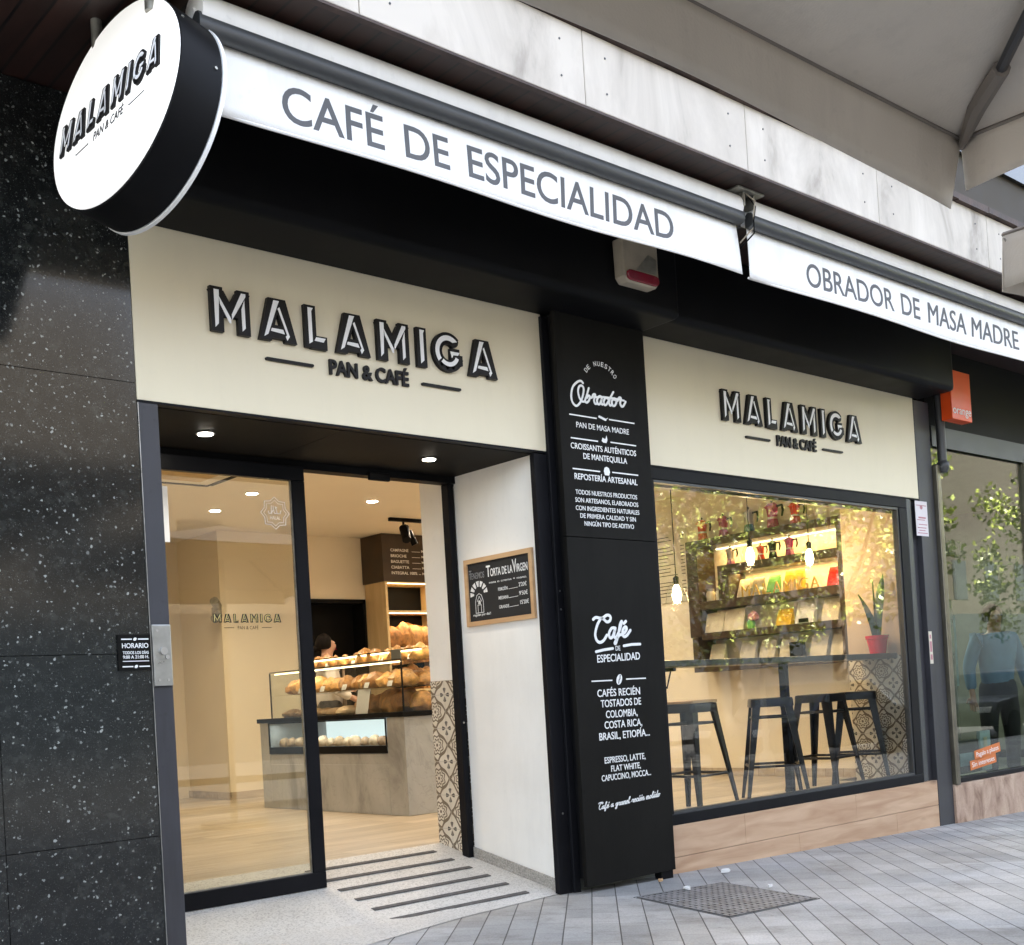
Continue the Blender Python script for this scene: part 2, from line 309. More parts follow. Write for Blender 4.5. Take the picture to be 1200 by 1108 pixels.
K = {}
K['granite'] = granite_mat()
K['black'] = pm('satin_black_paint', (.007, .007, .0075), .45, var=.2, vs=3, bump=.05, bs=30, spec=.06)
K['blackpanel'] = pm('matt_black_panel', (.0105, .0098, .0085), .6, var=.25, vs=2, bump=.04, bs=90, spec=.07, stain=.2)
K['frame'] = pm('anthracite_frame', (.009, .009, .0105), .42, var=.15, vs=4, spec=.08)
K['post'] = pm('grey_painted_steel', (.036, .035, .040), .5, stain=.25, var=.14, vs=3, bump=.03)
K['cream'] = pm('cream_sign_board', (.78, .69, .495), .42, var=.03, vs=1.2, bump=.03, bs=3, stain=.018)
K['white'] = pm('white_vinyl', (.86, .85, .82), .5, var=.03)
K['whitewall'] = pm('white_render', (.80, .78, .72), .75, var=.05, vs=2.5, bump=.2, bs=35, stain=.035)
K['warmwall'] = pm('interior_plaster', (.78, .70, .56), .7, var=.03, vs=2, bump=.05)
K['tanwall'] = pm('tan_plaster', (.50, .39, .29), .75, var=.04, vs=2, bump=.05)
K['ceil'] = pm('interior_ceiling', (.78, .72, .62), .7, var=.02, vs=2)
K['letterblack'] = pm('black_acrylic', (.012, .011, .011), .4, var=.1, spec=.15)
K['letterwhite'] = pm('white_acrylic', (.90, .89, .88), .4, var=.03)
K['fascia'] = stone_mat('pale_stone_fascia', (.56, .505, .43), (.45, .40, .335), (.25, .215, .175), .6, 2.2, vein=.0)
K['lip'] = pm('weathered_drip_edge', (.055, .035, .028), .7, var=.5, vs=9, bump=.3)
K['soffit'] = wood_mat('dark_soffit_wood', (.016, .006, .004), (.030, .011, .007), .5, axis=1, plank=(9.0, .095, .006, (0, 0, R(90))), joint=(.02, .012, .01))
K['fabric'] = pm('white_awning_canvas', (.88, .86, .82), .85, var=.03, vs=3, bump=.15, bs=160, stain=.07)
K['bar'] = pm('dark_grey_aluminium', (.055, .057, .058), .42, metal=.3, var=.1)
K['galv'] = pm('galvanised_steel', (.32, .31, .27), .45, metal=.8, var=.25, vs=20, bump=.1)
K['greytext'] = pm('grey_print', (.105, .105, .11), .7, var=.05)
K['terrazzo'] = stone_mat('grey_terrazzo', (.58, .57, .54), (.50, .49, .46), (.38, .37, .35), .55, 1.8, speck=(150, (.2, .19, .18), (.62, .6, .57)))
K['skirt'] = stone_mat('terrazzo_skirting', (.36, .34, .30), (.29, .275, .245), (.2, .19, .17), .6, 1.8, speck=(170, (.14, .13, .12), (.5, .47, .42)))
K['strip'] = pm('antislip_tape', (.085, .08, .076), .9, var=.3, vs=30, bump=.3, bs=300)
K['paver'] = paver_mat()
K['iron'] = pm('cast_iron', (.19, .19, .195), .55, metal=.2, var=.4, vs=12, bump=.25, bs=60)
K['plinth'] = wood_mat('wood_look_plinth', (.44, .26, .15), (.62, .42, .27), .55, axis=0, knots=True)
K['plinth2'] = stone_mat('pink_veined_plinth', (.54, .39, .29), (.42, .28, .20), (.2, .11, .07), .5, 6)
K['floorwood'] = wood_mat('oak_floor', (.37, .30, .215), (.49, .415, .32), .38, axis=0, plank=(1.2, .18, .002, (0, 0, 0)), joint=(.45, .4, .35))
K['lightwood'] = wood_mat('light_oak', (.46, .27, .13), (.58, .38, .20), .45, axis=1)
K['shelfwood'] = wood_mat('yellow_birch_ply', (.55, .40, .20), (.66, .50, .28), .5, axis=2)
K['marble'] = stone_mat('beige_marble_counter', (.43, .44, .44), (.36, .37, .37), (.22, .225, .225), .3, 1.7, vein=.35, rot=(R(40), 0, R(20)), stretch=(1, 1.25, .75))
K['door_glass'] = glass('door_glass', (.93, .93, .88), .055)
K['glass'] = glass('window_glass', (.95, .96, .94), .052)
K['glass_dark'] = glass('tinted_shop_glass', (.74, .78, .72), .05, 5.0)
K['case_glass'] = glass('display_glass', (.97, .985, .98), .03)
K['tile_side'] = tile_mat('patterned_cement_tile_side', (1, 2))
K['chalk'] = pm('chalkboard', (.012, .012, .012), .8, var=.3, vs=8)
K['chalkwhite'] = pm('chalk', (.72, .72, .70), .9, var=.2, vs=60)
K['chalkdim'] = pm('smudged_chalk', (.20, .20, .20), .9, var=.3, vs=60)
K['steel'] = pm('brushed_steel', (.42, .42, .40), .3, metal=.9, var=.2, vs=14, bump=.05)
K['alarm'] = pm('aged_ivory_plastic', (.42, .36, .27), .45, var=.12, vs=10)
K['lightbox'] = emit('sign_lightbox', (.86, .85, .82), .09)
K['red'] = pm('red_plastic', (.22, .006, .022), .25, var=.15)
K['orange'] = pm('orange_acrylic', (.85, .085, .008), .35, var=.04)
K['parasol'] = pm('taupe_parasol_canvas', (.60, .54, .46), .9, var=.07, vs=1.5, bump=.25, bs=120, stain=.06)
K['seam'] = pm('canvas_seam', (.19, .165, .14), .9, var=.1)
K['pole'] = pm('graphite_parasol_pole', (.05, .05, .052), .4, metal=.3)
K['leaf'] = pm('plane_tree_leaf', (.33, .38, .085), .35, var=.5, vs=1.2)
K['bark'] = pm('bark', (.14, .11, .085), .9, var=.4, vs=6, bump=.6, bs=20)
K['asphalt'] = pm('asphalt', (.028, .028, .028), .85, var=.25, vs=3, bump=.3, bs=150)
K['kerb'] = pm('granite_kerb', (.30, .29, .28), .7, var=.2, vs=12)
K['opp'] = pm('darkened_brown_render', (.050, .040, .029), .8, var=.1)  # brown render darkened so the mirrored houses look shaded
K['navy'] = pm('navy_car_paint', (.012, .018, .035), .25, coat=.5)
K['darkglass'] = pm('dark_window', (.02, .025, .03), .1)
K['paint'] = pm('white_lamp_paint', (.62, .62, .6), .4)
K['bread'] = pm('bread_crust', (.40, .19, .06), .6, each=.45, var=.45, vs=22, bump=.3, bs=60)
K['pastry'] = pm('golden_pastry', (.50, .26, .075), .45, each=.45, var=.45, vs=26, bump=.3, bs=60)
K['pale'] = pm('floury_roll', (.58, .40, .22), .7, each=.4, var=.3, vs=20, bump=.3)
K['kraft'] = pm('kraft_paper', (.52, .43, .29), .8, var=.12, vs=10)
K['kraft2'] = pm('cream_paper', (.66, .60, .47), .8, var=.08, vs=10)
K['paper'] = pm('white_paper', (.75, .74, .71), .8, var=.03)
K['skin'] = pm('skin', (.42, .23, .155), .5, var=.06)
K['hair'] = pm('dark_hair', (.008, .006, .005), .7, var=.3, vs=40, spec=.08)
K['blouse'] = pm('white_blouse', (.68, .62, .55), .8, var=.06, bump=.2, bs=30)
K['apron'] = pm('beige_apron', (.40, .30, .22), .85, var=.08, bump=.2, bs=30)
K['shirt'] = pm('blue_shirt', (.13, .24, .40), .8, var=.1, bump=.3, bs=25)
K['trousers'] = pm('dark_trousers', (.012, .012, .014), .8, var=.2)
K['blackiron'] = pm('gunmetal_stool', (.014, .0145, .016), .35, metal=.3, var=.2, vs=8, spec=.3)
K['ledge'] = pm('dark_slate_ledge', (.040, .043, .042), .35, var=.15)
K['shelfdark'] = pm('dark_walnut_shelf', (.038, .022, .011), .5, var=.3, vs=6)
K['redpot'] = pm('red_glazed_pot', (.58, .010, .028), .22, var=.1)
K['snake'] = pm('snake_plant_leaf', (.035, .085, .03), .45, var=.45, vs=18)
K['led'] = emit('warm_led', (1, .78, .42), 1.0)
K['bulb'] = emit('filament_bulb', (1, .72, .36), 14)
K['spotlamp'] = emit('downlight_lens', (1, .93, .80), 10)
K['gold'] = pm('gold_letters', (.62, .44, .12), .35, metal=.6)
K['goldfilm'] = pm('pale_gold_film', (.60, .50, .20), .5)
K['teal'] = pm('teal_enamel', (.02, .12, .12), .25)
K['purple'] = pm('magenta_enamel', (.30, .02, .13), .25)
K['redenamel'] = pm('red_enamel', (.50, .018, .010), .25)
K['alu'] = pm('cast_aluminium', (.55, .54, .52), .3, metal=.9)
K['yellow'] = pm('yellow_card', (.75, .46, .02), .5)
K['green'] = pm('green_poster', (.12, .42, .09), .5, var=.35, vs=2)
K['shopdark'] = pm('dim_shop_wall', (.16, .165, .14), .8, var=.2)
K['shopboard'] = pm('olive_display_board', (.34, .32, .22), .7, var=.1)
K['notice'] = pm('notice_paper', (.74, .68, .68), .7, var=.04)
K['pink'] = pm('pink_print', (.50, .22, .24), .7)
K['brass'] = pm('bronze_tube', (.15, .135, .10), .32, metal=.7, var=.2)
K['sticko'] = pm('orange_label', (.62, .16, .03), .5)
K['bluecard'] = pm('pale_blue_card', (.42, .55, .60), .5, var=.2, vs=8)
K['fridge'] = emit('chilled_case_glow', (.55, .66, .66), .16)

# ================================================================== THE SETTING
def gz(x): x = max(-8, min(12, x)); return -0.012 - .022 * x
b = MB(); xs = [-40, -8, 12, 40]
for i in range(3): b.quad((xs[i], -6.2, gz(xs[i])), (xs[i + 1], -6.2, gz(xs[i + 1])), (xs[i + 1], .35, gz(xs[i + 1])), (xs[i], .35, gz(xs[i])))
pav = structure(obj('pavement', b, K['paver'], origin=(0, 0, 0)))
b = MB()
for i in range(3): b.rings([[(x, -6.35, gz(x) - .4), (x, -6.2, gz(x) - .4), (x, -6.2, gz(x) + .004), (x, -6.35, gz(x) + .004)] for x in (xs[i], xs[i + 1])])
structure(obj('kerb', b, K['kerb'], origin=(0, 0, 0)))
b = MB()
for i in range(3): b.quad(*[(x, y, gz(x) - .13) for x, y in ((xs[i], -15.5), (xs[i + 1], -15.5), (xs[i + 1], -6.3), (xs[i], -6.3))])
structure(obj('road', b, K['asphalt'], origin=(0, 0, 0)))
b = MB()
for i in range(3): b.quad(*[(x, y, gz(x)) for x, y in ((xs[i], -120), (xs[i + 1], -120), (xs[i + 1], -15.5), (xs[i], -15.5))])
structure(obj('far_pavement', b, K['asphalt'], origin=(0, 0, 0)))

# terrazzo entrance ramp with a flared apron
rz = lambda y: max(-.024 + .2 * y, 0.0)
b = MB(); P = [(-2.30, 1.17, .21), (-.08, 1.17, .21), (-.08, .125, .004), (-.885, -.02, .009), (-1.55, -.22, .024), (-2.05, -.33, .034), (-2.30, -.36, .042)]
top = P[:]; b.add(top + [(x, y, -.3) for x, y, z in top], [tuple(range(7))] + [(i, (i + 1) % 7, (i + 1) % 7 + 7, i + 7) for i in range(7)])
bm_ = MB(); n = 12
def apron(y): return None
grid = []
for i in range(13):
    t = i / 12; y0 = 1.17
    xa = -2.30 + (2.22) * t
    # front edge of the apron at this x
    pts = [(-2.30, -.36), (-2.05, -.33), (-1.55, -.22), (-.885, -.02), (-.08, .125)]
    for (p, q) in zip(pts, pts[1:]):
        if p[0] <= xa <= q[0] + 1e-6: yf = p[1] + (q[1] - p[1]) * (xa - p[0]) / (q[0] - p[0])
    col = []
    for j in range(11):
        y = y0 + (yf - y0) * j / 10; z = max(rz(y), gz(xa) + .006) if j < 10 else gz(xa) + .003
        col.append((xa, y, z))
    grid.append(col)
b = MB(); vs = [p for c in grid for p in c]
b.add(vs, [(i * 11 + j, (i + 1) * 11 + j, (i + 1) * 11 + j + 1, i * 11 + j + 1) for i in range(12) for j in range(10)])
structure(obj('entrance_ramp', b, K['terrazzo'], origin=(0, 0, 0)))
for i, y in enumerate((1.03, .855, .69, .525, .365, .20)):
    b = MB(); x0, x1 = -1.10 - .008 * i, -.225 - .006 * i; zf = lambda yy: max(rz(yy), gz(-.6) + .006) + .003
    b.rings([[(x, y - .016, zf(y - .016)), (x, y + .016, zf(y + .016)), (x, y + .016, zf(y + .016) + .003), (x, y - .016, zf(y - .016) + .003)] for x in (x0, (x0 + x1) / 2, x1)])
    lab = ['strip of dark anti-slip tape nearest the wooden shop floor', 'dark anti-slip strip second from the wooden floor on the ramp', 'dark anti-slip strip third from the wooden floor on the ramp',
           'dark anti-slip strip third from the pavement on the ramp', 'dark anti-slip strip second from the pavement on the ramp', 'dark anti-slip strip nearest the pavement at the foot of the ramp'][i]
    tag(obj('antislip_strip', b, K['strip']), lab, 'floor strip', 'anti-slip strips on the ramp')

structure(obj('shop_floor', MB().box(-2.4, 4.42, 1.17, 7.3, .11, .21).box(.75, 4.10, .2, 1.168, .11, .21), K['floorwood']))
b = MB().box(-2.4, 4.42, .93, 7.3, 2.92, 3.05).box(.73, 4.2, .30, .93, 2.92, 3.05); structure(obj('shop_ceiling', b, K['ceil']))
structure(obj('entrance_ceiling', MB().box(-2.24, -1.30, .145, .84, 2.37, 2.45).box(-1.297, -.005, .145, .84, 2.37, 2.45), K['blackpanel']))

def wall(name, mb, mat, label, bevel=0): return tag(obj(name, mb, mat, bevel=bevel), label, 'wall')
# granite-clad wall left of the door: three courses of slabs with fine joints
gt = thing('granite_wall', 'polished black speckled granite wall left of the entrance', 'wall', (-4.2, .2, 0))
zc = [-.3, .574, 1.327, 2.45, 3.60]; xc = [-7.0, -5.4, -4.2, -2.952, -2.337]
b = MB()
for i in range(4):
    for j in range(4): b.box(xc[j] + .0015, xc[j + 1] - .0015, .10, .16, zc[i] + .0015, zc[i + 1] - .0015)
obj('slabs', b, K['granite'], gt); obj('backing', MB().box(-7, -2.337, .165, .45, -.3, 3.6), K['skirt'], gt)
# masonry between door and shop window, the white reveal with its skirting
rw = thing('reveal_wall', 'white plastered side wall of the entrance recess with grey terrazzo skirting', 'wall', (-.04, .5, 0))
obj('plaster', MB().box(-.08, .0, .137, .838, .05, 2.369), K['whitewall'], rw)
b = MB(); b.rings([[(-.092, y, rz(y) - .1), (-.0805, y, rz(y) - .1), (-.0805, y, rz(y) + .062), (-.092, y, rz(y) + .062)] for y in (.137, .838)]); obj('skirting', b, K['skirt'], rw, bevel=.003)
iw = thing('tiled_wall', 'white interior wall end with patterned tile dado beside the door post', 'wall', (-.04, 1.05, 0))
obj('plaster', MB().box(-.08, .72, .905, 1.168, 1.185, 2.919), K['whitewall'], iw)
obj('tile_dado', MB().box(-.082, .72, .905, 1.17, .1, 1.183), K['tile_side'], iw)
wall('pillar_masonry', MB().box(.002, .72, .14, .90, -.2, 3.1), K['shopdark'], 'masonry core behind the black lettered pillar')
wall('recess_wall', MB().box(-2.40, -2.25, .17, .84, 0, 2.368), K['whitewall'], 'white side wall of the entrance recess behind the steel post')
wall('transom_wall', MB().box(-2.4, .0, .845, .93, 2.45, 3.05), K['ceil'], 'plastered wall over the sliding door inside the shop')
wall('window_header_wall', MB().box(.73, 4.1, .2, .29, 2.42, 3.05), K['ceil'], 'plastered lintel wall over the shop window inside')
# inside walls
def bbase(b, x0, x1, y0, y1): b.box(x0, x1, y0, y1, .212, .285)
w = thing('back_wall', 'cream back wall of the shop beside the dark doorway', 'wall', (1.8, 6.35, .21)); obj('plaster', MB().box(1.25, 2.12, 6.3, 7.3, .2, 2.92).box(2.12, 2.99, 6.3, 6.45, 2.24, 2.92).box(2.99, 4.5, 6.3, 6.45, .2, 2.92), K['warmwall'], w)
bb = MB(); bbase(bb, 1.24, 2.12, 6.288, 6.2995); bbase(bb, 1.238, 1.2495, 6.288, 7.2); obj('skirting', bb, K['floorwood'], w)
wall('corridor_end_wall', MB().box(-2.5, 1.25, 7.2, 7.3, .2, 2.92), K['warmwall'], 'warm yellow wall at the far end of the shop behind the glass door')
wall('party_wall', MB().box(-2.5, -2.4, .9, 7.3, .1, 2.92), K['warmwall'], 'plastered wall along the left end of the shop')
wr = thing('shelf_wall', 'warm plaster wall carrying the dark shelves', 'wall', (4.46, 3.5, .21)); obj('plaster', MB().box(4.42, 4.5, .95, 6.3, .2, 2.92), K['warmwall'], wr)
bb = MB(); bbase(bb, 4.408, 4.4195, .96, 6.29); obj('skirting', bb, K['floorwood'], wr)
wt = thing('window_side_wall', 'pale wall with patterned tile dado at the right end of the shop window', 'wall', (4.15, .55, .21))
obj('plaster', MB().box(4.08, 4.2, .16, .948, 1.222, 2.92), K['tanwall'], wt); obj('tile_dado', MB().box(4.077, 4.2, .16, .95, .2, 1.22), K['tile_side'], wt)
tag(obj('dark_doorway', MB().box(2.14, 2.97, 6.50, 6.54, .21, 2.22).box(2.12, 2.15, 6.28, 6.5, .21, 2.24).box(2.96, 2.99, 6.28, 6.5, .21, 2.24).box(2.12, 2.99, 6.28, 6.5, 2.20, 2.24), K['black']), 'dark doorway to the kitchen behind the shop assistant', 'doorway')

# upper floors, soffit, stone edge
structure(obj('soffit', MB().box(-9, 14, -.985, 2.0, 3.605, 3.66), K['soffit']))
ft = thing('stone_fascia', 'pale weathered stone edge of the first floor slab with dark drip edge', 'fascia', (2, -1.0, 3.6))
b = MB(); jx = [-9, -6.6, -4.6, -3.2, -1.9, -.72, .42, 1.62, 2.9, 4.2, 5.6, 7.2, 9, 11.4, 14]
for p, q in zip(jx, jx[1:]): b.box(p + .002, q - .002, -1.02, -.988, 3.61, 3.945)
obj('stone_panels', b, K['fascia'], ft, bevel=.004)
obj('backing', MB().box(-9, 14, -.984, -.9, 3.662, 3.95), K['lip'], ft)
b = MB()
for i in range(60):
    x = -9 + 23 * i / 60; b.box(x, x + 23 / 60 + .0, -1.045 - .006 * random.random(), -.9, 3.952 - .006 * random.random(), 3.985 + .006 * random.random())
obj('drip_edge', b, K['lip'], ft)
b = MB(); b.box(-9, 14, -1.021, -.990, 3.598, 3.6085); obj('lower_edge', b, K['lip'], ft)
b = MB()
for p, q in zip(jx, jx[1:]):
    for fx in (.12, .88):
        for z in (3.70, 3.86): obj('fixing_bolt', MB().tube([(p + (q - p) * fx, -1.0225, z), (p + (q - p) * fx, -1.018, z)], .005, 8), K['bar'], ft)
ub = thing('upper_floors', 'upper floors of the building above the stone edge', 'building', (2, 3, 4))
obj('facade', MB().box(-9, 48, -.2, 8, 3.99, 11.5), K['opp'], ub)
b = MB()
for x in range(-8, 45, 3):
    for z in (5, 8): b.box(x, x + 1.4, -.24, -.203, z, z + 1.7)
obj('windows', b, K['darkglass'], ub)
wall('gable_wall', MB().box(-9, -7, .1, 8, -.5, 3.6), K['opp'], 'rendered wall of the building far left')
wall('ground_floor_wall', MB().box(14, 48, .1, 8, -.6, 3.98), K['opp'], 'ground floor wall of the building far beyond the phone shop')
wall('rear_wall', MB().box(-7, 14, 7.9, 8, -.5, 3.6), K['opp'], 'rear wall of the building')

# ================================================================== FACADE
# steel post with lock plate
pt = thing('door_post', 'slim grey steel post with lock plate between granite and glass door', 'post', (-2.29, .14, .03))
obj('post', MB().box(-2.333, -2.246, .098, .165, -.1, 2.372), K['post'], pt, bevel=.003)
pl = obj('lock_plate', MB().box(-2.331, -2.249, .086, .0975, 1.19, 1.445), K['steel'], pt, bevel=.003)
obj('lock_cylinder', MB().tube([(-2.287, .0865, 1.335), (-2.287, .074, 1.335)], .016, 16).tube([(-2.272, .0865, 1.31), (-2.272, .077, 1.31)], .009, 12), K['alu'], pl, smooth=True)
for sx, sz in ((-2.31, 1.215), (-2.27, 1.215), (-2.31, 1.42)): obj('screw', MB().tube([(sx, .087, sz), (sx, .083, sz)], .006, 8), K['alu'], pl)
obj('edge_strip', MB().box(-2.3365, -2.3335, .094, .16, -.1, 2.37), K['steel'], pt)

# cream sign boards with raised lettering
GL = {}
def letter_defs():
    M = dict(w=.95, k=[[(.14, 0), (.14, 1)], [(.14, .93), (.475, .36)], [(.475, .36), (.81, .93)], [(.81, 0), (.81, 1)]],
             i=[[(.075, .08), (.075, .93), (.20, .93), (.20, .84), (.16, .17)], [(.20, .78), (.475, .33), (.475, .22), (.43, .22), (.215, .62)], [(.50, .30), (.50, .43), (.76, .94), (.87, .94), (.87, .88)], [(.75, .08), (.75, .58), (.835, .80), (.835, .16)]])
    A = dict(w=.94, k=[[(.13, 0), (.40, .99)], [(.81, 0), (.54, .99)], [(.2, .22), (.74, .22)]],
             i=[[(.09, .07), (.38, .94), (.53, .94), (.49, .86), (.20, .14)], [(.48, .76), (.70, .18), (.66, .14), (.70, .05), (.77, .15), (.53, .80)], [(.30, .29), (.60, .29), (.64, .19), (.27, .22)]])
    Lt = dict(w=.62, k=[[(.15, 0), (.15, 1)], [(.15, .14), (.6, .14)]], i=[[(.09, .08), (.09, .94), (.24, .94), (.19, .86), (.19, .14)], [(.24, .17), (.29, .26), (.56, .26), (.49, .16)]])
    I = dict(w=.31, k=[[(.155, 0), (.155, 1)]], i=[[(.10, .08), (.10, .94), (.25, .94), (.21, .86), (.21, .17)]])
    c, r = (.44, .5), .36
    arc = lambda a, b, rr, n=16: [(c[0] + rr * math.cos(R(a + (b - a) * i / n)), c[1] + rr * math.sin(R(a + (b - a) * i / n))) for i in range(n + 1)]
    G = dict(w=.88, k=[arc(42, 345, r, 22), [(.52, .46), (.82, .46)], [(.76, .46), (.76, .2)]], i=[arc(44, 218, .43) + list(reversed(arc(60, 218, .30))), arc(228, 336, .37, 10) + list(reversed(arc(228, 336, .26, 10))), [(.50, .53), (.82, .53), (.76, .45), (.60, .44), (.55, .36)]])
    return dict(M=M, A=A, L=Lt, I=I, G=G)
GL = letter_defs()
def letter_shape(ch, mb, fr, x0, z0, sx, sz, w0, w1, wd=.285):
    f = lambda u, v, w=0: fr(x0 + u * sx, z0 + v * sz, w)
    for i, s in enumerate(GL[ch]['k']):
        s2 = s if len(s) > 2 else s
        st = MB()
        for q in range(len(s2) - 1):
            (ax, ay), (bx, by) = s2[q], s2[q + 1]; l = math.hypot(bx - ax, by - ay); nx, ny = -(by - ay) / l * wd / 2, (bx - ax) / l * wd / 2
            if abs(ny) < 1e-6 or len(s2) > 2: poly = [(ax - nx, ay - ny), (bx - nx, by - ny), (bx + nx, by + ny), (ax + nx, ay + ny)]
            else:                       # slanted strokes are cut level at top and bottom
                hx = wd / 2 / abs(ny * 2 / wd) if abs(bx - ax) < abs(by - ay) and ch == 'A' else None
                hx = wd / 2 * l / max(abs(by - ay), 1e-6)
                poly = [(ax - hx, ay), (bx - hx, by), (bx + hx, by), (ax + hx, ay)] if abs(by - ay) > .3 else [(ax - nx, ay - ny), (bx - nx, by - ny), (bx + nx, by + ny), (ax + nx, ay + ny)]
            st.prism(poly, f, w0, w1 + i * 2e-4 + (q % 3) * 6e-5)
            if len(s2) > 2 and q: st.prism([(ax + wd / 2 * math.cos(a), ay + wd / 2 * math.sin(a)) for a in [2 * math.pi * j / 12 for j in range(12)]], f, w0, w1 + 1.9e-4 + (q % 2) * 5e-5)
        mb.add(st.v, st.f)
def logo(parent, fr, x0, x1, z0, cap, depth=.022, mats=('letterblack', 'letterwhite'), parts=True, w=0.0, sub=True, sub_z=None):
    s = 'MALAMIGA'; gap = .27; tot = sum(GL[c]['w'] for c in s) + gap * 7; k = (x1 - x0) / tot; x = x0; B, I = MB(), MB()
    for c in s:
        b = MB(); letter_shape(c, b, fr, x, z0, k, cap, w, w + depth, .31)
        i_ = MB()
        f = lambda u, v, ww=0, x=x: fr(x + u * k, z0 + v * cap, ww)
        for j, p in enumerate(GL[c]['i']): i_.prism(p, f, w + depth + .0005, w + depth + .0016 + j * 1e-4)
        if parts:
            L = obj('letter', b, K[mats[0]], parent); obj('inlay', i_, K[mats[1]], L)
        else: B.add(b.v, b.f); I.add(i_.v, i_.f)
        x += (GL[c]['w'] + gap) * k
    if not parts: obj('lettering', B, K[mats[0]], parent); obj('lettering_inlay', I, K[mats[1]], parent)
def signboard(name, label, x0, x1, lx0, lx1, dl, dr, tx0, tx1, zb=2.383, zt=3.2):
    t = thing(name, label, 'shop sign', ((x0 + x1) / 2, .15, zb), 'cream sign boards with raised lettering')
    obj('board', MB().box(x0, x1, .10, .145, zb, zt), K['cream'], t, bevel=.002)
    obj('lower_trim', MB().box(x0, x1, .101, .144, zb - .010, zb - .0005), K['frame'], t)
    fr = FRONT(.0995); logo(t, fr, lx0, lx1, 2.722, .197)
    for a, bb in (dl, dr): obj('dash', MB().stroke([(a, 2.641), (bb, 2.641)], .014, fr, 0, .012), K['letterblack'], t)
    obj('tagline', MB().text('PAN & CAFÉ', fr, tx0, tx1, 2.617, .066, bold=.028, ext=.014), K['letterblack'], t)
    return t
signboard('sign_board', 'wide cream sign board with raised lettering over the entrance', -2.335, -.004, -1.985, -.362, (-1.717, -1.481), (-.843, -.608), -1.388, -.931)
signboard('sign_board', 'cream sign board with raised lettering over the shop window', .718, 3.842, 1.512, 3.068, (1.751, 1.994), (2.604, 2.832), 2.075, 2.521)

# black boxes above (shutter housings)
def housing(label, x0, x1, yf, zb):
    b = MB(); prof = [(.09, zb)] + [(yf + .05 - .05 * math.sin(R(a)), zb + .05 - .05 * math.cos(R(a))) for a in range(0, 91, 15)] + [(yf, 3.6), (.09, 3.6)]
    xs = [x0, x0 + .004, x1 - .03, x1 - .012, x1 - .003, x1]; cy, cz = (.09 + yf) / 2, (zb + 3.6) / 2
    def sc(k, x): return [(x, max(yf + k, y) if y < .0 else y, max(zb + k, z)) for y, z in prof]
    b.rings([sc(0, x0), sc(0, x0 + .004), sc(0, x1 - .03), sc(.004, x1 - .012), sc(.012, x1 - .003), sc(.022, x1)])
    return tag(obj('shutter_box', b, K['black'], smooth=True), label, 'shutter box', 'black shutter boxes over the shopfront')
housing('black shutter box over the entrance below the longer awning', -2.335, .735, -.27, 3.13)
housing('black shutter box over the shop window with a rounded right end', .74, 3.93, -.20, 3.145)
al = thing('alarm_box', 'ivory alarm box with red lens under the awning', 'alarm', (.34, -.3, 3.22))
fr = FRONT(-.272)
obj('case', MB().prism([(.205, 3.255), (.23, 3.225), (.455, 3.225), (.48, 3.255), (.48, 3.46), (.2, 3.46)], fr, 0, .075), K['alarm'], al, bevel=.01)
obj('lens', MB().stroke([(.245, 3.262), (.44, 3.262)], .055, fr, .07, .088), K['red'], al, bevel=.004)
obj('faded_label', MB().prism([(.30, 3.30), (.46, 3.30), (.46, 3.385), (.40, 3.40)], fr, .0755, .0765), K['galv'], al)

# awnings
def awning(label, x0, x1, words_, cap, zb, sag):
    t = thing('awning', label, 'awning', ((x0 + x1) / 2, -.8, 3.2), 'white awnings along the shopfront')
    b = MB(); n = 60; rows = 7; vs = []
    for j in range(rows):
        for i in range(n + 1):
            x = x0 + (x1 - x0) * i / n; f = i / n; v = j / (rows - 1)
            zz = 3.44 + (zb + sag * math.sin(f * 9) * .5 - .012 * math.exp(-((1 - f) * 14)) - 3.44) * v
            y = -.812 + .010 * math.sin(f * 11 + v) * v - .018 * v * math.exp(-((1 - f) * 18)) - .012 * v * math.exp(-f * 18)
            vs.append((x, y, zz))
    b.add(vs, [(j * (n + 1) + i, j * (n + 1) + i + 1, (j + 1) * (n + 1) + i + 1, (j + 1) * (n + 1) + i) for j in range(rows - 1) for i in range(n)])
    va = obj('valance', b, K['fabric'], t, smooth=True); m = va.modifiers.new('cloth', 'SOLIDIFY'); m.thickness = .003; m.offset = 1
    hem = MB().tube([(x0 + (x1 - x0) * i / 40, -.815 + .010 * math.sin(i / 40 * 11 + 1), zb + .004 + sag * math.sin(i / 40 * 9) * .5) for i in range(40)], .006, 6); obj('hem', hem, K['fabric'], va, smooth=True)
    def cloth(u, v, w=0.0):
        f = (u - x0) / (x1 - x0); t_ = (3.44 - v) / (3.44 - zb)
        return Vector((u, -.812 + .010 * math.sin(f * 11 + t_) * t_ - .018 * t_ * math.exp(-((1 - f) * 18)) - .012 * t_ * math.exp(-f * 18) - .0033 - w, v))
    for wd_, wa, wb in words_:
        bd = 0.0 if 'M' in wd_ else .010; lt_ = MB().text(wd_, cloth, wa, wb, 3.239 + .004 * (wa - x0), cap, bold=bd, ext=.0006, slope=.004)
        if bd == 0: lt_.text(wd_, cloth, wa + .006, wb + .006, 3.2405 + .004 * (wa - x0), cap, ext=.0006, w=.0004, slope=.004)
        obj('lettering', lt_, K['greytext'], va)
    obj('fabric_roll', MB().tube([(x0, -.805, 3.528), (x1, -.805, 3.528)], .070, 22).tube([(x0 - .01, -.80, 3.520), (x1 + .01, -.80, 3.520)], .025, 12), K['fabric'], t, smooth=True)
    prof = [(-.868, 3.458), (-.858, 3.442), (-.835, 3.435), (-.815, 3.440), (-.815, 3.50), (-.835, 3.514), (-.858, 3.508), (-.868, 3.49)]
    br = obj('front_bar', MB().rings([[(x, y, z) for y, z in prof] for x in (x0 - .012, x1 + .012)]), K['bar'], t, smooth=True)
    return t
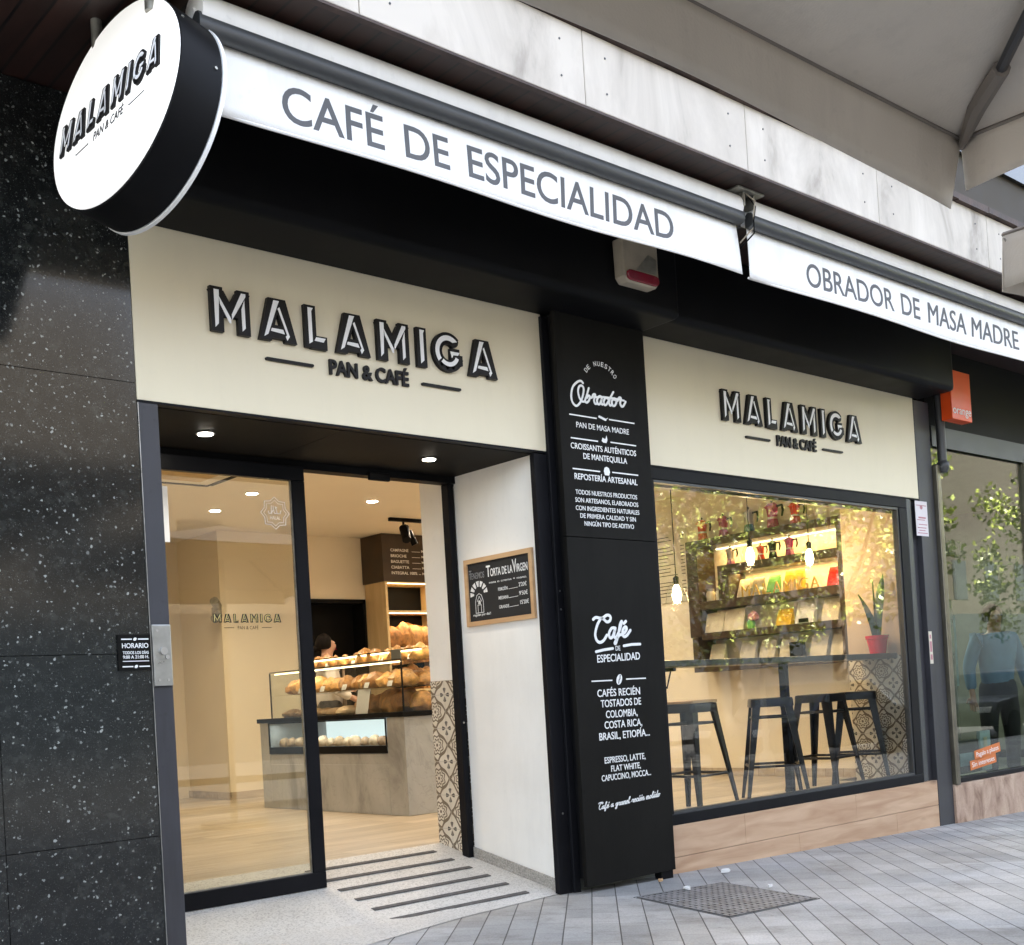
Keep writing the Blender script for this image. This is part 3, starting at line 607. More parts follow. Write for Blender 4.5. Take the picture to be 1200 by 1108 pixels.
a1 = awning('long white awning with dark bar nearest the round sign', -2.46, .565, (('CAFÉ', -2.125, -1.670), ('DE', -1.570, -1.345), ('ESPECIALIDAD', -1.245, .060)), .132, 3.185, .008)
a2 = awning('white awning with dark bar over the shop window, right of the gap', .655, 4.25, (('OBRADOR', 1.18, 2.065), ('DE', 2.15, 2.37), ('MASA', 2.468, 2.955), ('MADRE', 3.03, 3.668)), .126, 3.178, .008)
for a, x, lab in ((a1, .61, 'bracket'),):
    bk = thing('awning_bracket', 'galvanised bracket with loose wires between the two awnings', 'bracket', (x, -.78, 3.5))
    obj('plate', MB().box(x - .12, x + .10, -.90, -.70, 3.592, 3.603).box(x - .05, x - .038, -.88, -.72, 3.52, 3.592).box(x + .03, x + .042, -.88, -.72, 3.52, 3.592), K['galv'], bk, bevel=.002)
    obj('spindle', MB().tube([(x - .06, -.755, 3.522), (x + .06, -.755, 3.522)], .02, 12).box(x - .03, x + .03, -.79, -.72, 3.45, 3.53), K['bar'], bk, smooth=True)
    for k, dz in enumerate((0, .03)):
        obj('wire', MB().tube([(x - .02 + .02 * k, -.86, 3.60), (x + .015, -.90, 3.55 - dz), (x - .012, -.905, 3.47 - dz), (x + .02, -.88, 3.42 - dz), (x, -.80, 3.36 - dz)], .004, 6), K['alarm'] if k == 0 else K['black'], bk, smooth=True)

# round projecting sign
phi, th = .161, .203
n0 = Vector((-math.cos(phi) * math.cos(th), -math.sin(phi) * math.cos(th), math.sin(th))); U0 = Vector((.160, -.987, 0)).normalized(); V0 = U0.cross(n0) * -1
if V0.z < 0: V0 = -V0
dc = Vector((-2.7, -.645, 3.2)); ds = thing('round_sign', 'round white projecting sign with deep black rim', 'shop sign', dc)
fD = frame(dc, U0, V0, n0); Rd = .384; cir = lambda r, w: [fD(r * math.cos(2 * math.pi * i / 72), r * math.sin(2 * math.pi * i / 72), w) for i in range(72)]
obj('rim', MB().rings([cir(Rd - .006, -.002), cir(Rd, -.006), cir(Rd, -.165), cir(Rd - .006, -.17)]), K['black'], ds, smooth=True)
obj('lit_face', MB().rings([cir(Rd - .004, -.0015), cir(Rd - .004, .004), cir(Rd - .010, .008)]), K['lightbox'], ds, smooth=True)
obj('rear_face', MB().rings([cir(Rd + .004, -.1705), cir(Rd + .004, -.184)]), K['white'], ds, smooth=True)
cs, sn = .975, .222; Ux = U0 * cs + V0 * sn; fT = frame(dc, Ux, V0 * .975 - U0 * .03, n0)
logo(ds, fT, -.315, .287, -.035, .128, depth=.008, w=.009)
obj('dash', MB().stroke([(-.207, -.083), (-.132, -.083)], .004, fT, .0085, .010), K['letterblack'], ds); obj('dash', MB().stroke([(.118, -.083), (.203, -.083)], .004, fT, .0085, .010), K['letterblack'], ds)
obj('tagline', MB().text('PAN & CAFÉ', fT, -.098, .082, -.093, .036, ext=.0015, w=.0085), K['letterblack'], ds)
for hx, hy in ((-2.66, -.44), (-2.62, -.80)): obj('hanger', MB().tube([(hx, hy, 3.605), (hx, hy, 3.48)], .02, 12), K['galv'], ds, smooth=True)
for q_, w_ in ((35, -.03), (10, -.14)): obj('rim_screw', MB().tube([fD(Rd * math.cos(R(q_)), Rd * math.sin(R(q_)), w_), fD((Rd + .004) * math.cos(R(q_)), (Rd + .004) * math.sin(R(q_)), w_)], .006, 8), K['galv'], ds)

# black lettered pillar
pp = thing('lettered_pillar', 'tall black pillar panel with white lettering between door and window', 'pillar', (.357, .05, 0))
obj('panel', MB().box(.0, .714, .0, .03, .02, 1.905).box(.0, .714, .0, .03, 1.908, 3.14), K['blackpanel'], pp, bevel=.002)
obj('core', MB().box(.03, .70, .0305, .138, .06, 3.128), K['black'], pp)
obj('foot', MB().box(.60, .70, .01, .06, -.04, .019), K['black'], pp)
obj('jamb', MB().box(-.112, -.02, .098, .136, -.05, 2.366).box(-.018, .0295, .08, .136, -.05, 3.12), K['frame'], pp, bevel=.004)
for x_, y_, z_ in ((-.06, .097, .42), (0, .079, 1.62), (0, .079, 1.52)): obj('jamb_screw', MB().tube([(x_, y_, z_), (x_, y_ - .0025, z_)], .006, 8), K['steel'], pp)
fr = FRONT(-.0003); PW = lambda nm, mb: obj(nm, mb, K['white'], pp)
for body, x0, x1, z, cap in (('PAN DE MASA MADRE', .124, .542, 2.509, .030), ('CROISSANTS AUTÉNTICOS', .072, .591, 2.390, .031), ('DE MANTEQUILLA', .164, .512, 2.340, .031), ('REPOSTERÍA ARTESANAL', .087, .588, 2.223, .032),
        ('TODOS NUESTROS PRODUCTOS', .088, .577, 2.141, .0245), ('SON ARTESANOS, ELABORADOS', .082, .583, 2.098, .0245), ('CON INGREDIENTES NATURALES', .082, .588, 2.054, .0245), ('DE PRIMERA CALIDAD Y SIN', .113, .555, 2.013, .0245), ('NINGÚN TIPO DE ADITIVO', .142, .536, 1.971, .0245),
        ('DE', .326, .363, 1.285, .026), ('ESPECIALIDAD', .176, .520, 1.222, .040), ('CAFÉS RECIÉN', .161, .503, 1.034, .039), ('TOSTADOS DE', .183, .506, .976, .039), ('COLOMBIA,', .218, .471, .916, .039), ('COSTA RICA,', .202, .504, .858, .039), ('BRASIL, ETIOPÍA...', .156, .562, .797, .039),
        ('ESPRESSO, LATTE,', .186, .514, .669, .033), ('FLAT WHITE,', .233, .471, .621, .032), ('CAPUCCINO, MOCCA...', .155, .552, .574, .032)):
    PW('lettering', MB().text(body, fr, x0, x1, z, cap, bold=.011 if cap > .03 else .005, ext=.001, slope=.03 if body == 'ESPECIALIDAD' else .004))
for a, bq, z in ((.076, .286, 2.575), (.385, .593, 2.58), (.076, .286, 2.447), (.386, .596, 2.452), (.076, .288, 2.279), (.385, .598, 2.283), (.122, .284, 1.121), (.396, .558, 1.124)):
    PW('rule', MB().stroke([(a, z), (bq, z)], .007, fr, 0, .001, cap=False))
PW('rule', MB().stroke([(.273, 2.692), (.35, 2.702), (.43, 2.705), (.516, 2.702)], .011, fr, 0, .001)); PW('rule', MB().stroke([(.17, 1.281), (.235, 1.291), (.303, 1.297)], .015, fr, 0, .001)); PW('rule', MB().stroke([(.392, 1.310), (.46, 1.317), (.527, 1.318)], .015, fr, 0, .001))
# little emblems: wheat ear, croissant, cupcake, coffee bean
b = MB()
for i in range(5): b.loaf((0, 0, 0), 1, 1, 1) if False else b.prism([(.31 + .011 * i + .010 * math.cos(a), 2.587 - .003 * i + .007 * math.sin(a)) for a in [2 * math.pi * j / 8 for j in range(8)]], fr, 0, .001 + i * 2e-4)
b.stroke([(.355, 2.576), (.375, 2.586)], .004, fr, 0, .0008); PW('wheat_emblem', b)
PW('croissant_emblem', MB().prism([(.315, 2.452), (.33, 2.444), (.352, 2.444), (.362, 2.462), (.356, 2.487), (.348, 2.468), (.335, 2.466), (.325, 2.472)], fr, 0, .001))
PW('cake_emblem', MB().prism([(.325, 2.262), (.358, 2.262), (.367, 2.282), (.36, 2.303), (.342, 2.310), (.325, 2.303), (.318, 2.284)], fr, 0, .001))
el = lambda cx, cz, a, bq, t, n=16: [(cx + a * math.cos(q) * math.cos(t) - bq * math.sin(q) * math.sin(t), cz + a * math.cos(q) * math.sin(t) + bq * math.sin(q) * math.cos(t)) for q in [2 * math.pi * j / n for j in range(n)]]
bn = PW('bean_emblem', MB().prism(el(.340, 1.124, .031, .021, R(62)), fr, 0, .001)); obj('bean_crease', MB().stroke([(.333, 1.103), (.338, 1.122), (.345, 1.128), (.348, 1.146)], .005, fr, .0011, .0016), K['blackpanel'], bn)
# script words drawn as pen strokes
def smooth(p, n=5):
    o = []
    for i in range(len(p) - 1):
        a, bq, c, d = p[max(i - 1, 0)], p[i], p[i + 1], p[min(i + 2, len(p) - 1)]
        for k in range(n):
            t = k / n; o.append(tuple(.5 * (2 * bq[j] + (c[j] - a[j]) * t + (2 * a[j] - 5 * bq[j] + 4 * c[j] - d[j]) * t * t + (3 * bq[j] - a[j] - 3 * c[j] + d[j]) * t ** 3) for j in (0, 1)))
    return o + [p[-1]]
def script(strokes, A, wd):
    b = MB()
    for i, s in enumerate(strokes): b.stroke(smooth([(A[0] + A[1] * x + A[2] * y, A[3] + A[4] * x + A[5] * y) for x, y in s]), wd, fr, 0, .0010 + i * .0003)
    return b
A1 = (.0145, .0006817, -.00004, 2.8498, .0000867, -.000478)
PW('script_lettering', script([[(278, 238), (255, 215), (215, 225), (165, 280), (145, 370), (155, 450), (185, 495), (215, 500), (255, 450), (280, 370), (285, 300), (262, 268), (235, 280), (222, 330), (235, 400), (262, 448), (295, 455)],
    [(345, 298), (320, 385), (302, 440), (318, 468), (345, 445), (358, 400), (340, 385), (325, 410)], [(350, 392), (378, 410), (398, 372), (420, 380), (405, 440), (418, 480), (440, 480)], [(492, 402), (465, 395), (440, 440), (452, 485), (476, 480), (500, 405), (488, 470), (505, 492), (522, 470)],
    [(568, 425), (540, 412), (518, 455), (528, 495), (552, 490), (592, 420), (632, 345)], [(598, 410), (580, 470), (597, 505), (615, 490)], [(645, 420), (615, 450), (622, 502), (648, 507), (668, 465), (655, 425), (642, 432), (682, 452)], [(682, 452), (702, 412), (724, 425), (714, 480), (732, 517), (754, 512), (780, 462)]], A1, .0125))
A2 = (.0567, .00062, -.0000367, 1.5345, -.0000033, -.000421)
PW('script_lettering', script([[(182, 180), (215, 155), (265, 163), (300, 160), (350, 125), (388, 130), (402, 165), (385, 203), (350, 210), (318, 180), (290, 165)], [(275, 170), (232, 255), (207, 370), (225, 450), (265, 480), (312, 455), (355, 385)], [(445, 288), (410, 300), (380, 370), (397, 422), (430, 400), (462, 292), (445, 385), (460, 422), (482, 400)],
    [(482, 400), (520, 310), (545, 205), (522, 250), (500, 380), (470, 488), (455, 490), (480, 440), (515, 385), (545, 380)], [(545, 378), (585, 350), (608, 300), (590, 275), (560, 315), (555, 375), (580, 408), (620, 380), (657, 322)], [(572, 232), (597, 202)]], A2, .0165))
CUR = dict(a=([(.55, .85), (.2, .8), (.05, .4), (.2, .05), (.45, .3), (.6, .9), (.55, .2), (.7, 0), (.85, .3)], .85), f=([(0, .3), (.35, 1.6), (.25, 1.9), (.12, 1.5), (.12, -.5), (.28, -.6), (.35, 0), (.6, .3)], .6), e=([(0, .3), (.45, .65), (.35, .95), (.1, .7), (.1, .15), (.35, 0), (.65, .35)], .65),
    g=([(.55, .85), (.2, .8), (.05, .4), (.25, .1), (.5, .4), (.6, .9), (.5, -.5), (.25, -.8), (.1, -.5), (.8, .3)], .8), r=([(0, .3), (.2, .9), (.35, .8), (.55, .85), (.45, .2), (.6, 0), (.75, .3)], .75), n=([(0, .3), (.15, .9), (.12, 0), (.12, .4), (.4, .95), (.55, .7), (.5, .1), (.65, 0), (.8, .3)], .8),
    l=([(0, .3), (.4, 1.6), (.3, 1.9), (.15, 1.4), (.15, .2), (.3, 0), (.55, .3)], .55), i=([(0, .3), (.2, .9), (.15, .15), (.3, 0), (.5, .3)], .5), c=([(.55, .75), (.3, .95), (.08, .5), (.2, .05), (.45, .05), (.65, .35)], .65), m=([(0, .3), (.12, .9), (.1, 0), (.1, .4), (.33, .95), (.42, .6), (.4, 0), (.42, .4), (.65, .95), (.78, .6), (.75, .1), (.9, 0), (1.05, .3)], 1.05),
    o=([(.3, .9), (.05, .5), (.2, 0), (.5, .3), (.4, .85), (.3, .9), (.6, .75), (.75, .8)], .7), d=([(.5, .85), (.2, .85), (.05, .4), (.25, .05), (.5, .4), (.7, 1.9), (.55, .2), (.7, 0), (.9, .3)], .85), C=([(-.35, 1.75), (.0, 2.0), (.75, 2.0), (.95, 1.75), (.7, 1.55), (.45, 1.9), (.1, 1.3), (.0, .5), (.25, 0), (.6, .1), (.9, .4)], .85))
b = MB(); x = 0.0; line = 'Cafe a granel recien molido'; tot = sum(.55 if ch == ' ' else CUR[ch][1] for ch in line); kx = (.612 - .118) / tot; n = 0
for j, ch in enumerate(line):
    if ch == ' ': x += .55; continue
    P_ = [(.118 + (x + px + .22 * py) * kx, .424 + .030 * py * .62 + (x + px) * kx * .05) for px, py in CUR[ch][0]]; b.stroke(smooth(P_, 3), .0042, fr, 0, .0009 + (n % 3) * .0003); n += 1
    for dx, dy, on in ((.45, 1.35, j in (3, 18)), (.3, 1.3, ch == 'i')):
        if on: q = (.118 + (x + dx + .22 * dy) * kx, .424 + .0186 * dy + x * kx * .05); b.stroke([q, (q[0] + .004, q[1] + .005)], .0042, fr, 0, .0009)
    x += CUR[ch][1]
PW('script_lettering', b)
# DE NUESTRO on an arc
b = MB(); word = 'DE NUESTRO'; n = len(word)
for i, ch in enumerate(word):
    if ch == ' ': continue
    a = R(146 - (146 - 30) * i / (n - 1)); c0 = Vector((.337 + .122 * math.cos(a), 0, 2.775 + .098 * math.sin(a))); t = a - math.pi / 2
    f = frame((c0.x, -.0003, c0.z), (math.cos(t), 0, math.sin(t)), (-math.sin(t), 0, math.cos(t)), (0, -1, 0)); b.text(ch, f, -.010, .010, 0, .026, bold=.006, ext=.001)
PW('lettering', b)

# opening hours plate
hp = thing('hours_plate', 'small black opening hours plate fixed to the granite', 'notice', (-2.4, .09, 1.26))
obj('plate', MB().box(-2.477, -2.339, .090, .0985, 1.258, 1.405), K['blackpanel'], hp); fr = FRONT(.0897)
for body, x0, x1, z, cap in (('HORARIO', -2.461, -2.349, 1.350, .019), ('TODOS LOS DÍAS', -2.459, -2.349, 1.325, .0115), ('9:00 A 21:00 H.', -2.459, -2.349, 1.307, .0125)): obj('lettering', MB().text(body, fr, x0, x1, z, cap, bold=.012, ext=.001), K['white'], hp)
obj('rule', MB().box(-2.461, -2.349, .0888, .0896, 1.2945, 1.2975), K['white'], hp)
for z in (1.386, 1.274): b = MB(); b.box(-2.463, -2.418, .0888, .0896, z - .0025, z + .0025).box(-2.392, -2.347, .0888, .0896, z - .0025, z + .0025).prism(el(-2.405, z, .008, .006, .6), fr, 0, .001); obj('rule', b, K['white'], hp)

# sliding glass door
DY = .78
sd_ = thing('sliding_door', 'glass sliding door in a dark grey frame standing half open', 'door', (-1.5, DY, .13))
obj('frame', MB().box(-2.23, -1.142, DY - .02, DY + .02, .132, .215).box(-2.23, -1.142, DY - .02, DY + .02, 2.25, 2.325).box(-1.216, -1.142, DY - .0195, DY + .0195, .2155, 2.2495).box(-2.23, -2.16, DY - .0195, DY + .0195, .2155, 2.2495), K['frame'], sd_, bevel=.003)
obj('door_glass', MB().box(-2.16, -1.216, DY - .004, DY + .004, .2155, 2.2495), K['door_glass'], sd_)
obj('seal', MB().box(-1.2215, -1.2165, DY - .008, DY + .008, .216, 2.249).box(-2.159, -1.222, DY - .008, DY + .008, .2158, .2225), K['galv'], sd_)
fr = FRONT(DY - .0045); obj('logo_sticker', MB(), K['letterblack'], sd_) if False else None
def flatlogo(parent, fr, x0, x1, z0, cap, mk, mi):
    s = 'MALAMIGA'; gap = .27; tot = sum(GL[c]['w'] for c in s) + gap * 7; k = (x1 - x0) / tot; x = x0; B, I = MB(), MB()
    for c in s:
        letter_shape(c, B, fr, x, z0, k, cap, 0, .0006, .31); f = lambda u, v, ww=0, x=x: fr(x + u * k, z0 + v * cap, ww)
        for j, p in enumerate(GL[c]['i']): I.prism(p, f, .0013, .0017)
        x += (GL[c]['w'] + gap) * k
    o = obj('sticker_lettering', B, K[mk], parent); obj('sticker_inlay', I, K[mi], o); return o
flatlogo(sd_, fr, -1.695, -1.318, 1.512, .044, 'letterblack', 'goldfilm')
obj('sticker_tagline', MB().text('PAN & CAFÉ', fr, -1.565, -1.45, 1.478, .017, ext=.0006).box(-1.64, -1.585, DY - .0052, DY - .0046, 1.485, 1.488).box(-1.43, -1.375, DY - .0052, DY - .0046, 1.485, 1.488), K['letterblack'], sd_)
for body, x0, x1, z, cap in (('MALAMIGA', -1.98, -1.30, 1.565, .075), ('BOULANGERIE', -1.98, -1.42, 1.33, .045), ('HALAVUE', -1.96, -1.44, 1.12, .055), ('CROISSANTERIE', -1.98, -1.36, 1.0, .045)):
    pass
hs = MB(); c0 = (-1.318, 2.075)
def star(r, wd, w1):
    pts = [(c0[0] + (r if i % 2 == 0 else r * .80) * math.sin(2 * math.pi * i / 16), c0[1] + (r if i % 2 == 0 else r * .80) * math.cos(2 * math.pi * i / 16)) for i in range(17)]
    hs.stroke(pts, wd, fr, 0, w1)
star(.083, .0035, .0007); star(.066, .0028, .0007)
hs.text('HALAL', fr, c0[0] - .030, c0[0] + .030, c0[1] - .033, .017, bold=.01, ext=.0006)
for s in ([(.035, .012), (.030, -.004), (.012, -.004), (.008, .018), (.002, .030), (.012, .026)], [(.010, -.003), (-.004, -.004), (-.010, .034)], [(-.010, .012), (-.022, -.004), (-.020, .034)], [(-.020, -.004), (-.036, -.006), (-.038, .006)]): hs.stroke([(c0[0] + x, c0[1] + .002 + z) for x, z in s], .0045, fr, 0, .0008)
obj('star_sticker', hs, K['white'], sd_)
obj('edge_sticker', MB().box(-1.935, -1.90, DY - .0052, DY - .0045, 1.90, 2.17), K['paper'], sd_)
tr = thing('door_track', 'black door header and slim black post of the sliding door', 'door frame', (-1.1, .87, .2))
obj('header', MB().box(-2.245, -.03, .822, .90, 2.328, 2.3685), K['black'], tr); obj('sensor', MB().box(-.70, -.56, .80, .8215, 2.30, 2.345), K['black'], tr, bevel=.006)
obj('post', MB().box(-.125, -.082, .842, .902, .12, 2.327), K['frame'], tr, bevel=.003); obj('post_screw', MB().tube([(-.105, .8415, .93), (-.105, .839, .93)], .006, 8), K['steel'], tr)

# recessed spots over the entrance
for x, y, lab in ((-1.84, .475, 'lit recessed spot in the black ceiling over the glass door'), (-.525, .485, 'lit recessed spot in the black ceiling over the chalkboard')):
    t = thing('recessed_spot', lab, 'ceiling light', (x, y, 2.36), 'recessed spots over the entrance')
    obj('rim', MB().lathe((x, y, 2.3655), [(.042, .004), (.046, 0), (.036, .001)], 24), K['bar'], t, smooth=True); obj('lens', MB().lathe((x, y, 2.363), [(.034, .0), (.034, .002)], 20), K['spotlamp'], t)
    l = bpy.data.lights.new('recessed_lamp', 'SPOT'); l.energy = 2; l.color = (1, .93, .82); l.spot_size = R(110); l.spot_blend = .8; l.shadow_soft_size = .03
    o = bpy.data.objects.new('recessed_lamp', l); COL.objects.link(o); o.location = (x, y, 2.355)

# chalkboard
cb = thing('chalkboard', 'framed chalkboard price list on the white wall of the recess', 'chalkboard', (-.09, .475, 1.47)); fr = SIDE(-.0808)
u0, u1, z0, z1 = -.768, -.182, 1.482, 1.868; tk = .026
obj('frame', MB().prism([(u0, z0), (u1, z0), (u1 - tk, z0 + tk), (u0 + tk, z0 + tk)], fr, 0, .018).prism([(u1, z0), (u1, z1), (u1 - tk, z1 - tk), (u1 - tk, z0 + tk)], fr, 0, .018).prism([(u1, z1), (u0, z1), (u0 + tk, z1 - tk), (u1 - tk, z1 - tk)], fr, 0, .018).prism([(u0, z1), (u0, z0), (u0 + tk, z0 + tk), (u0 + tk, z1 - tk)], fr, 0, .018), K['lightwood'], cb)
obj('board', MB().prism([(u0 + tk, z0 + tk), (u1 - tk, z0 + tk), (u1 - tk, z1 - tk), (u0 + tk, z1 - tk)], fr, 0, .008), K['chalk'], cb)
fr = SIDE(-.0893)
for body, a, c, z, cap, mk in (('TENEMOS', .035, .17, 1.752, .035, 'chalkdim'), ('T', .035, .058, 1.752, .052, 'chalkdim'), ('T', .19, .225, 1.752, .062, 'chalkwhite'), ('ORTA DE LA', .225, .415, 1.752, .042, 'chalkwhite'), ('V', .415, .45, 1.752, .07, 'chalkwhite'), ('IRGEN', .45, .54, 1.752, .042, 'chalkwhite'),
        ('nata o crema + manz.', .21, .53, 1.712, .012, 'chalkwhite'), ('PORCIÓN', .285, .365, 1.662, .018, 'chalkwhite'), ("2'20€", .46, .525, 1.668, .022, 'chalkwhite'), ('MEDIANA', .285, .37, 1.613, .018, 'chalkwhite'), ("9'50€", .46, .53, 1.620, .022, 'chalkwhite'), ('GRANDE', .285, .37, 1.562, .018, 'chalkwhite'), ("15'20€", .465, .535, 1.570, .022, 'chalkwhite'), ('regalan por dia!!', .055, .21, 1.538, .014, 'chalkwhite')):
    obj('chalk_lettering', MB().text(body, fr, u0 + a, u0 + c, z, cap, bold=.014 if mk == 'chalkwhite' and cap > .03 else .004, ext=.0008), K[mk], cb)
b = MB()
for z in (1.664, 1.615, 1.564): b.stroke([(u0 + .375, z), (u0 + .45, z + .002)], .0025, fr, 0, .0006)
cx, cz = u0 + .115, 1.63
for a in (15, 42, 70, 97, 125, 152, 178): 
    q = R(a); b.prism([(cx + .045 * math.cos(q - .12), cz + .03 + .045 * math.sin(q - .12)), (cx + .078 * math.cos(q - .17), cz + .03 + .078 * math.sin(q - .17)), (cx + .078 * math.cos(q + .17), cz + .03 + .078 * math.sin(q + .17)), (cx + .045 * math.cos(q + .12), cz + .03 + .045 * math.sin(q + .12))], fr, 0, .0008)
b.stroke([(cx - .035, 1.555), (cx - .035, 1.62), (cx - .02, 1.655), (cx, 1.665), (cx + .02, 1.655), (cx + .035, 1.62), (cx + .035, 1.555), (cx - .035, 1.555)], .003, fr, 0, .0006); b.stroke([(cx - .015, 1.555), (cx - .015, 1.60), (cx + .015, 1.60), (cx + .015, 1.555)], .003, fr, 0, .0007); b.stroke([(cx - .02, 1.62), (cx, 1.65), (cx + .02, 1.62)], .003, fr, 0, .0006)
b.prism([(cx - .012, 1.605), (cx + .012, 1.605), (cx + .008, 1.625), (cx - .008, 1.625)], fr, 0, .0005)
obj('chalk_drawing', b, K['chalkwhite'], cb)

# shop window
wi = thing('shop_window', 'large black framed shop window above the wood plinth', 'window', (2.2, .12, .25))
obj('frame', MB().box(.72, 3.655, .10, .16, .252, .315).box(.72, 3.655, .10, .16, 2.30, 2.372).box(3.552, 3.655, .1005, .1595, .3155, 2.2995).box(.72, .845, .1005, .1595, .3155, 2.2995), K['frame'], wi, bevel=.004)
obj('inner_bead', MB().box(.845, 3.552, .108, .152, .3155, .333).box(.845, 3.552, .108, .152, 2.283, 2.2995).box(3.533, 3.552, .1085, .1515, .3335, 2.2825), K['bar'], wi)
obj('window_pane', MB().box(.845, 3.533, .126, .134, .3335, 2.2825), K['glass'], wi)
obj('outer_jamb', MB().box(3.658, 3.70, .10, .20, .255, 2.372).box(3.705, 3.735, .108, .20, .255, 2.372), K['bar'], wi, bevel=.003)
obj('roller_slot', MB().box(.72, 4.07, .162, .195, 2.27, 2.42), K['shelfdark'], wi)
pn = thing('plinth', 'wood-look tile plinth under the shop window', 'plinth', (2.3, .13, -.05))
b = MB()
for zz, xq in (((-.32, .062), [.718, 2.06, 3.25, 3.842]), ((.065, .250), [.718, 1.5, 2.74, 3.842])):
    for p, q in zip(xq, xq[1:]): b.box(p + .001, q - .001, .10, .15, *zz)
obj('boards', b, K['plinth'], pn, bevel=.0015); obj('backing', MB().box(.72, 3.84, .152, .199, -.3, .249), K['skirt'], pn)
# right pilaster and its papers
pi_ = thing('black_pilaster', 'narrow black pilaster between the shop window and the phone shop', 'pilaster', (3.98, .12, 0))
obj('panel', MB().box(3.845, 4.062, .097, .21, -.13, 3.14).box(3.738, 3.844, .14, .21, -.1, 2.38), K['post'], pi_, bevel=.003)
nb = thing('paper_notice', 'white printed notice taped high on the black pilaster', 'notice', (3.86, .09, 2.1)); obj('sheet', MB().box(3.772, 3.945, .0945, .0965, 2.10, 2.365), K['notice'], nb)
b = MB()
for i, z in enumerate((2.335, 2.245, 2.225, 2.19, 2.165, 2.145, 2.125)): b.box(3.79 + .02 * (i % 2), 3.93 - .015 * (i % 3), .0938, .0944, z - .006 * (1 + (i == 1)), z)
b.prism(el(3.858, 2.318, .02, .016, 0), FRONT(.0944), 0, .0006); obj('print', b, K['pink'], nb)
sb = thing('door_sticker', 'narrow worn sticker low on the black pilaster', 'sticker', (3.84, .1, 1.13)); obj('sheet', MB().box(3.848, 3.892, .0945, .0965, 1.13, 1.375), K['kraft2'], sb); obj('print', MB().box(3.855, 3.885, .0938, .0944, 1.16, 1.20).box(3.855, 3.885, .0938, .0944, 1.22, 1.30).box(3.858, 3.88, .0938, .0944, 1.32, 1.35), K['pink'], sb)

# ================================================================== NEIGHBOUR SHOP (phone shop)
ns = thing('phone_shop', 'neighbouring shopfront with big glass pane and bronze post at the right edge', 'shopfront', (6, .15, 0))
obj('bronze_post', MB().box(4.068, 4.125, .06, .19, .19, 2.66), K['brass'], ns, bevel=.008); obj('downpipe', MB().tube([(4.16, .06, 2.66), (4.16, .06, 3.6)], .035, 14).lathe((4.16, .06, 2.60), [(.03, 0), (.05, .03), (.05, .07), (.036, .09)], 14), K['bar'], ns, smooth=True)
obj('window_pane', MB().box(4.127, 9.4, .150, .158, .235, 2.86), K['glass_dark'], ns)
obj('sill_frame', MB().box(4.127, 9.4, .11, .19, .196, .234), K['frame'], ns, bevel=.003)
obj('mullion', MB().box(5.66, 5.70, .12, .19, .235, 2.86), K['brass'], ns)
obj('header', MB().box(4.07, 9.4, .13, .30, 2.862, 3.602), K['black'], ns); obj('header_band', MB().box(4.13, 9.4, .12, .1295, 2.82, 2.98), K['bar'], ns)
obj('stone_plinth', MB().box(4.066, 9.4, .08, .19, -.35, .195), K['plinth2'], ns, bevel=.003)
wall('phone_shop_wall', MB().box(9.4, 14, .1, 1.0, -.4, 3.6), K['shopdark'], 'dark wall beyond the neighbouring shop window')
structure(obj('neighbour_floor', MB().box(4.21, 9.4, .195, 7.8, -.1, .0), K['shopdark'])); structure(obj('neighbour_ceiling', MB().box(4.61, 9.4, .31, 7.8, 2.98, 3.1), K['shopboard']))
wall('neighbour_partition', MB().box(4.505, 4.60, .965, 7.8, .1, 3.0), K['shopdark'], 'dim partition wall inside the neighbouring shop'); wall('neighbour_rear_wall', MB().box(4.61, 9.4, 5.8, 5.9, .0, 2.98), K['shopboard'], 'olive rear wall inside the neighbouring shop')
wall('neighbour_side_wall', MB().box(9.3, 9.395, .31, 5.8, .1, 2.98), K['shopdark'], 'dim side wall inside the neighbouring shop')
tag(obj('green_poster', MB().box(5.22, 5.62, 1.24, 1.26, .85, 1.88), K['green'], bevel=.003), 'tall green poster panel inside the neighbouring shop window', 'poster')
t = thing('display_stand', 'dark display stand with pale boards inside the neighbouring shop', 'display', (7.2, 2.0, .1)); obj('board', MB().box(6.4, 7.9, 2.0, 2.04, 1.85, 2.35), K['shopboard'], t); obj('panel', MB().box(6.9, 8.2, 2.2, 2.24, .9, 1.7), K['bluecard'], t); obj('posts', MB().tube([(6.45, 2.06, .1), (6.45, 2.06, 2.4)], .02, 8).tube([(7.85, 2.06, .1), (7.85, 2.06, 2.4)], .02, 8).tube([(8.15, 2.26, .1), (8.15, 2.26, 1.7)], .02, 8), K['steel'], t)
og = thing('hanging_sign', 'small orange box sign with white lowercase word beside the black shutter box', 'shop sign', (4.32, -.05, 3.0))
obj('box', MB().box(4.115, 4.42, -.07, .02, 2.99, 3.37), K['orange'], og, bevel=.004); obj('lettering', MB().text('orange', FRONT(-.0705), 4.13, 4.405, 3.035, .062, bold=.006, ext=.001), K['white'], og)
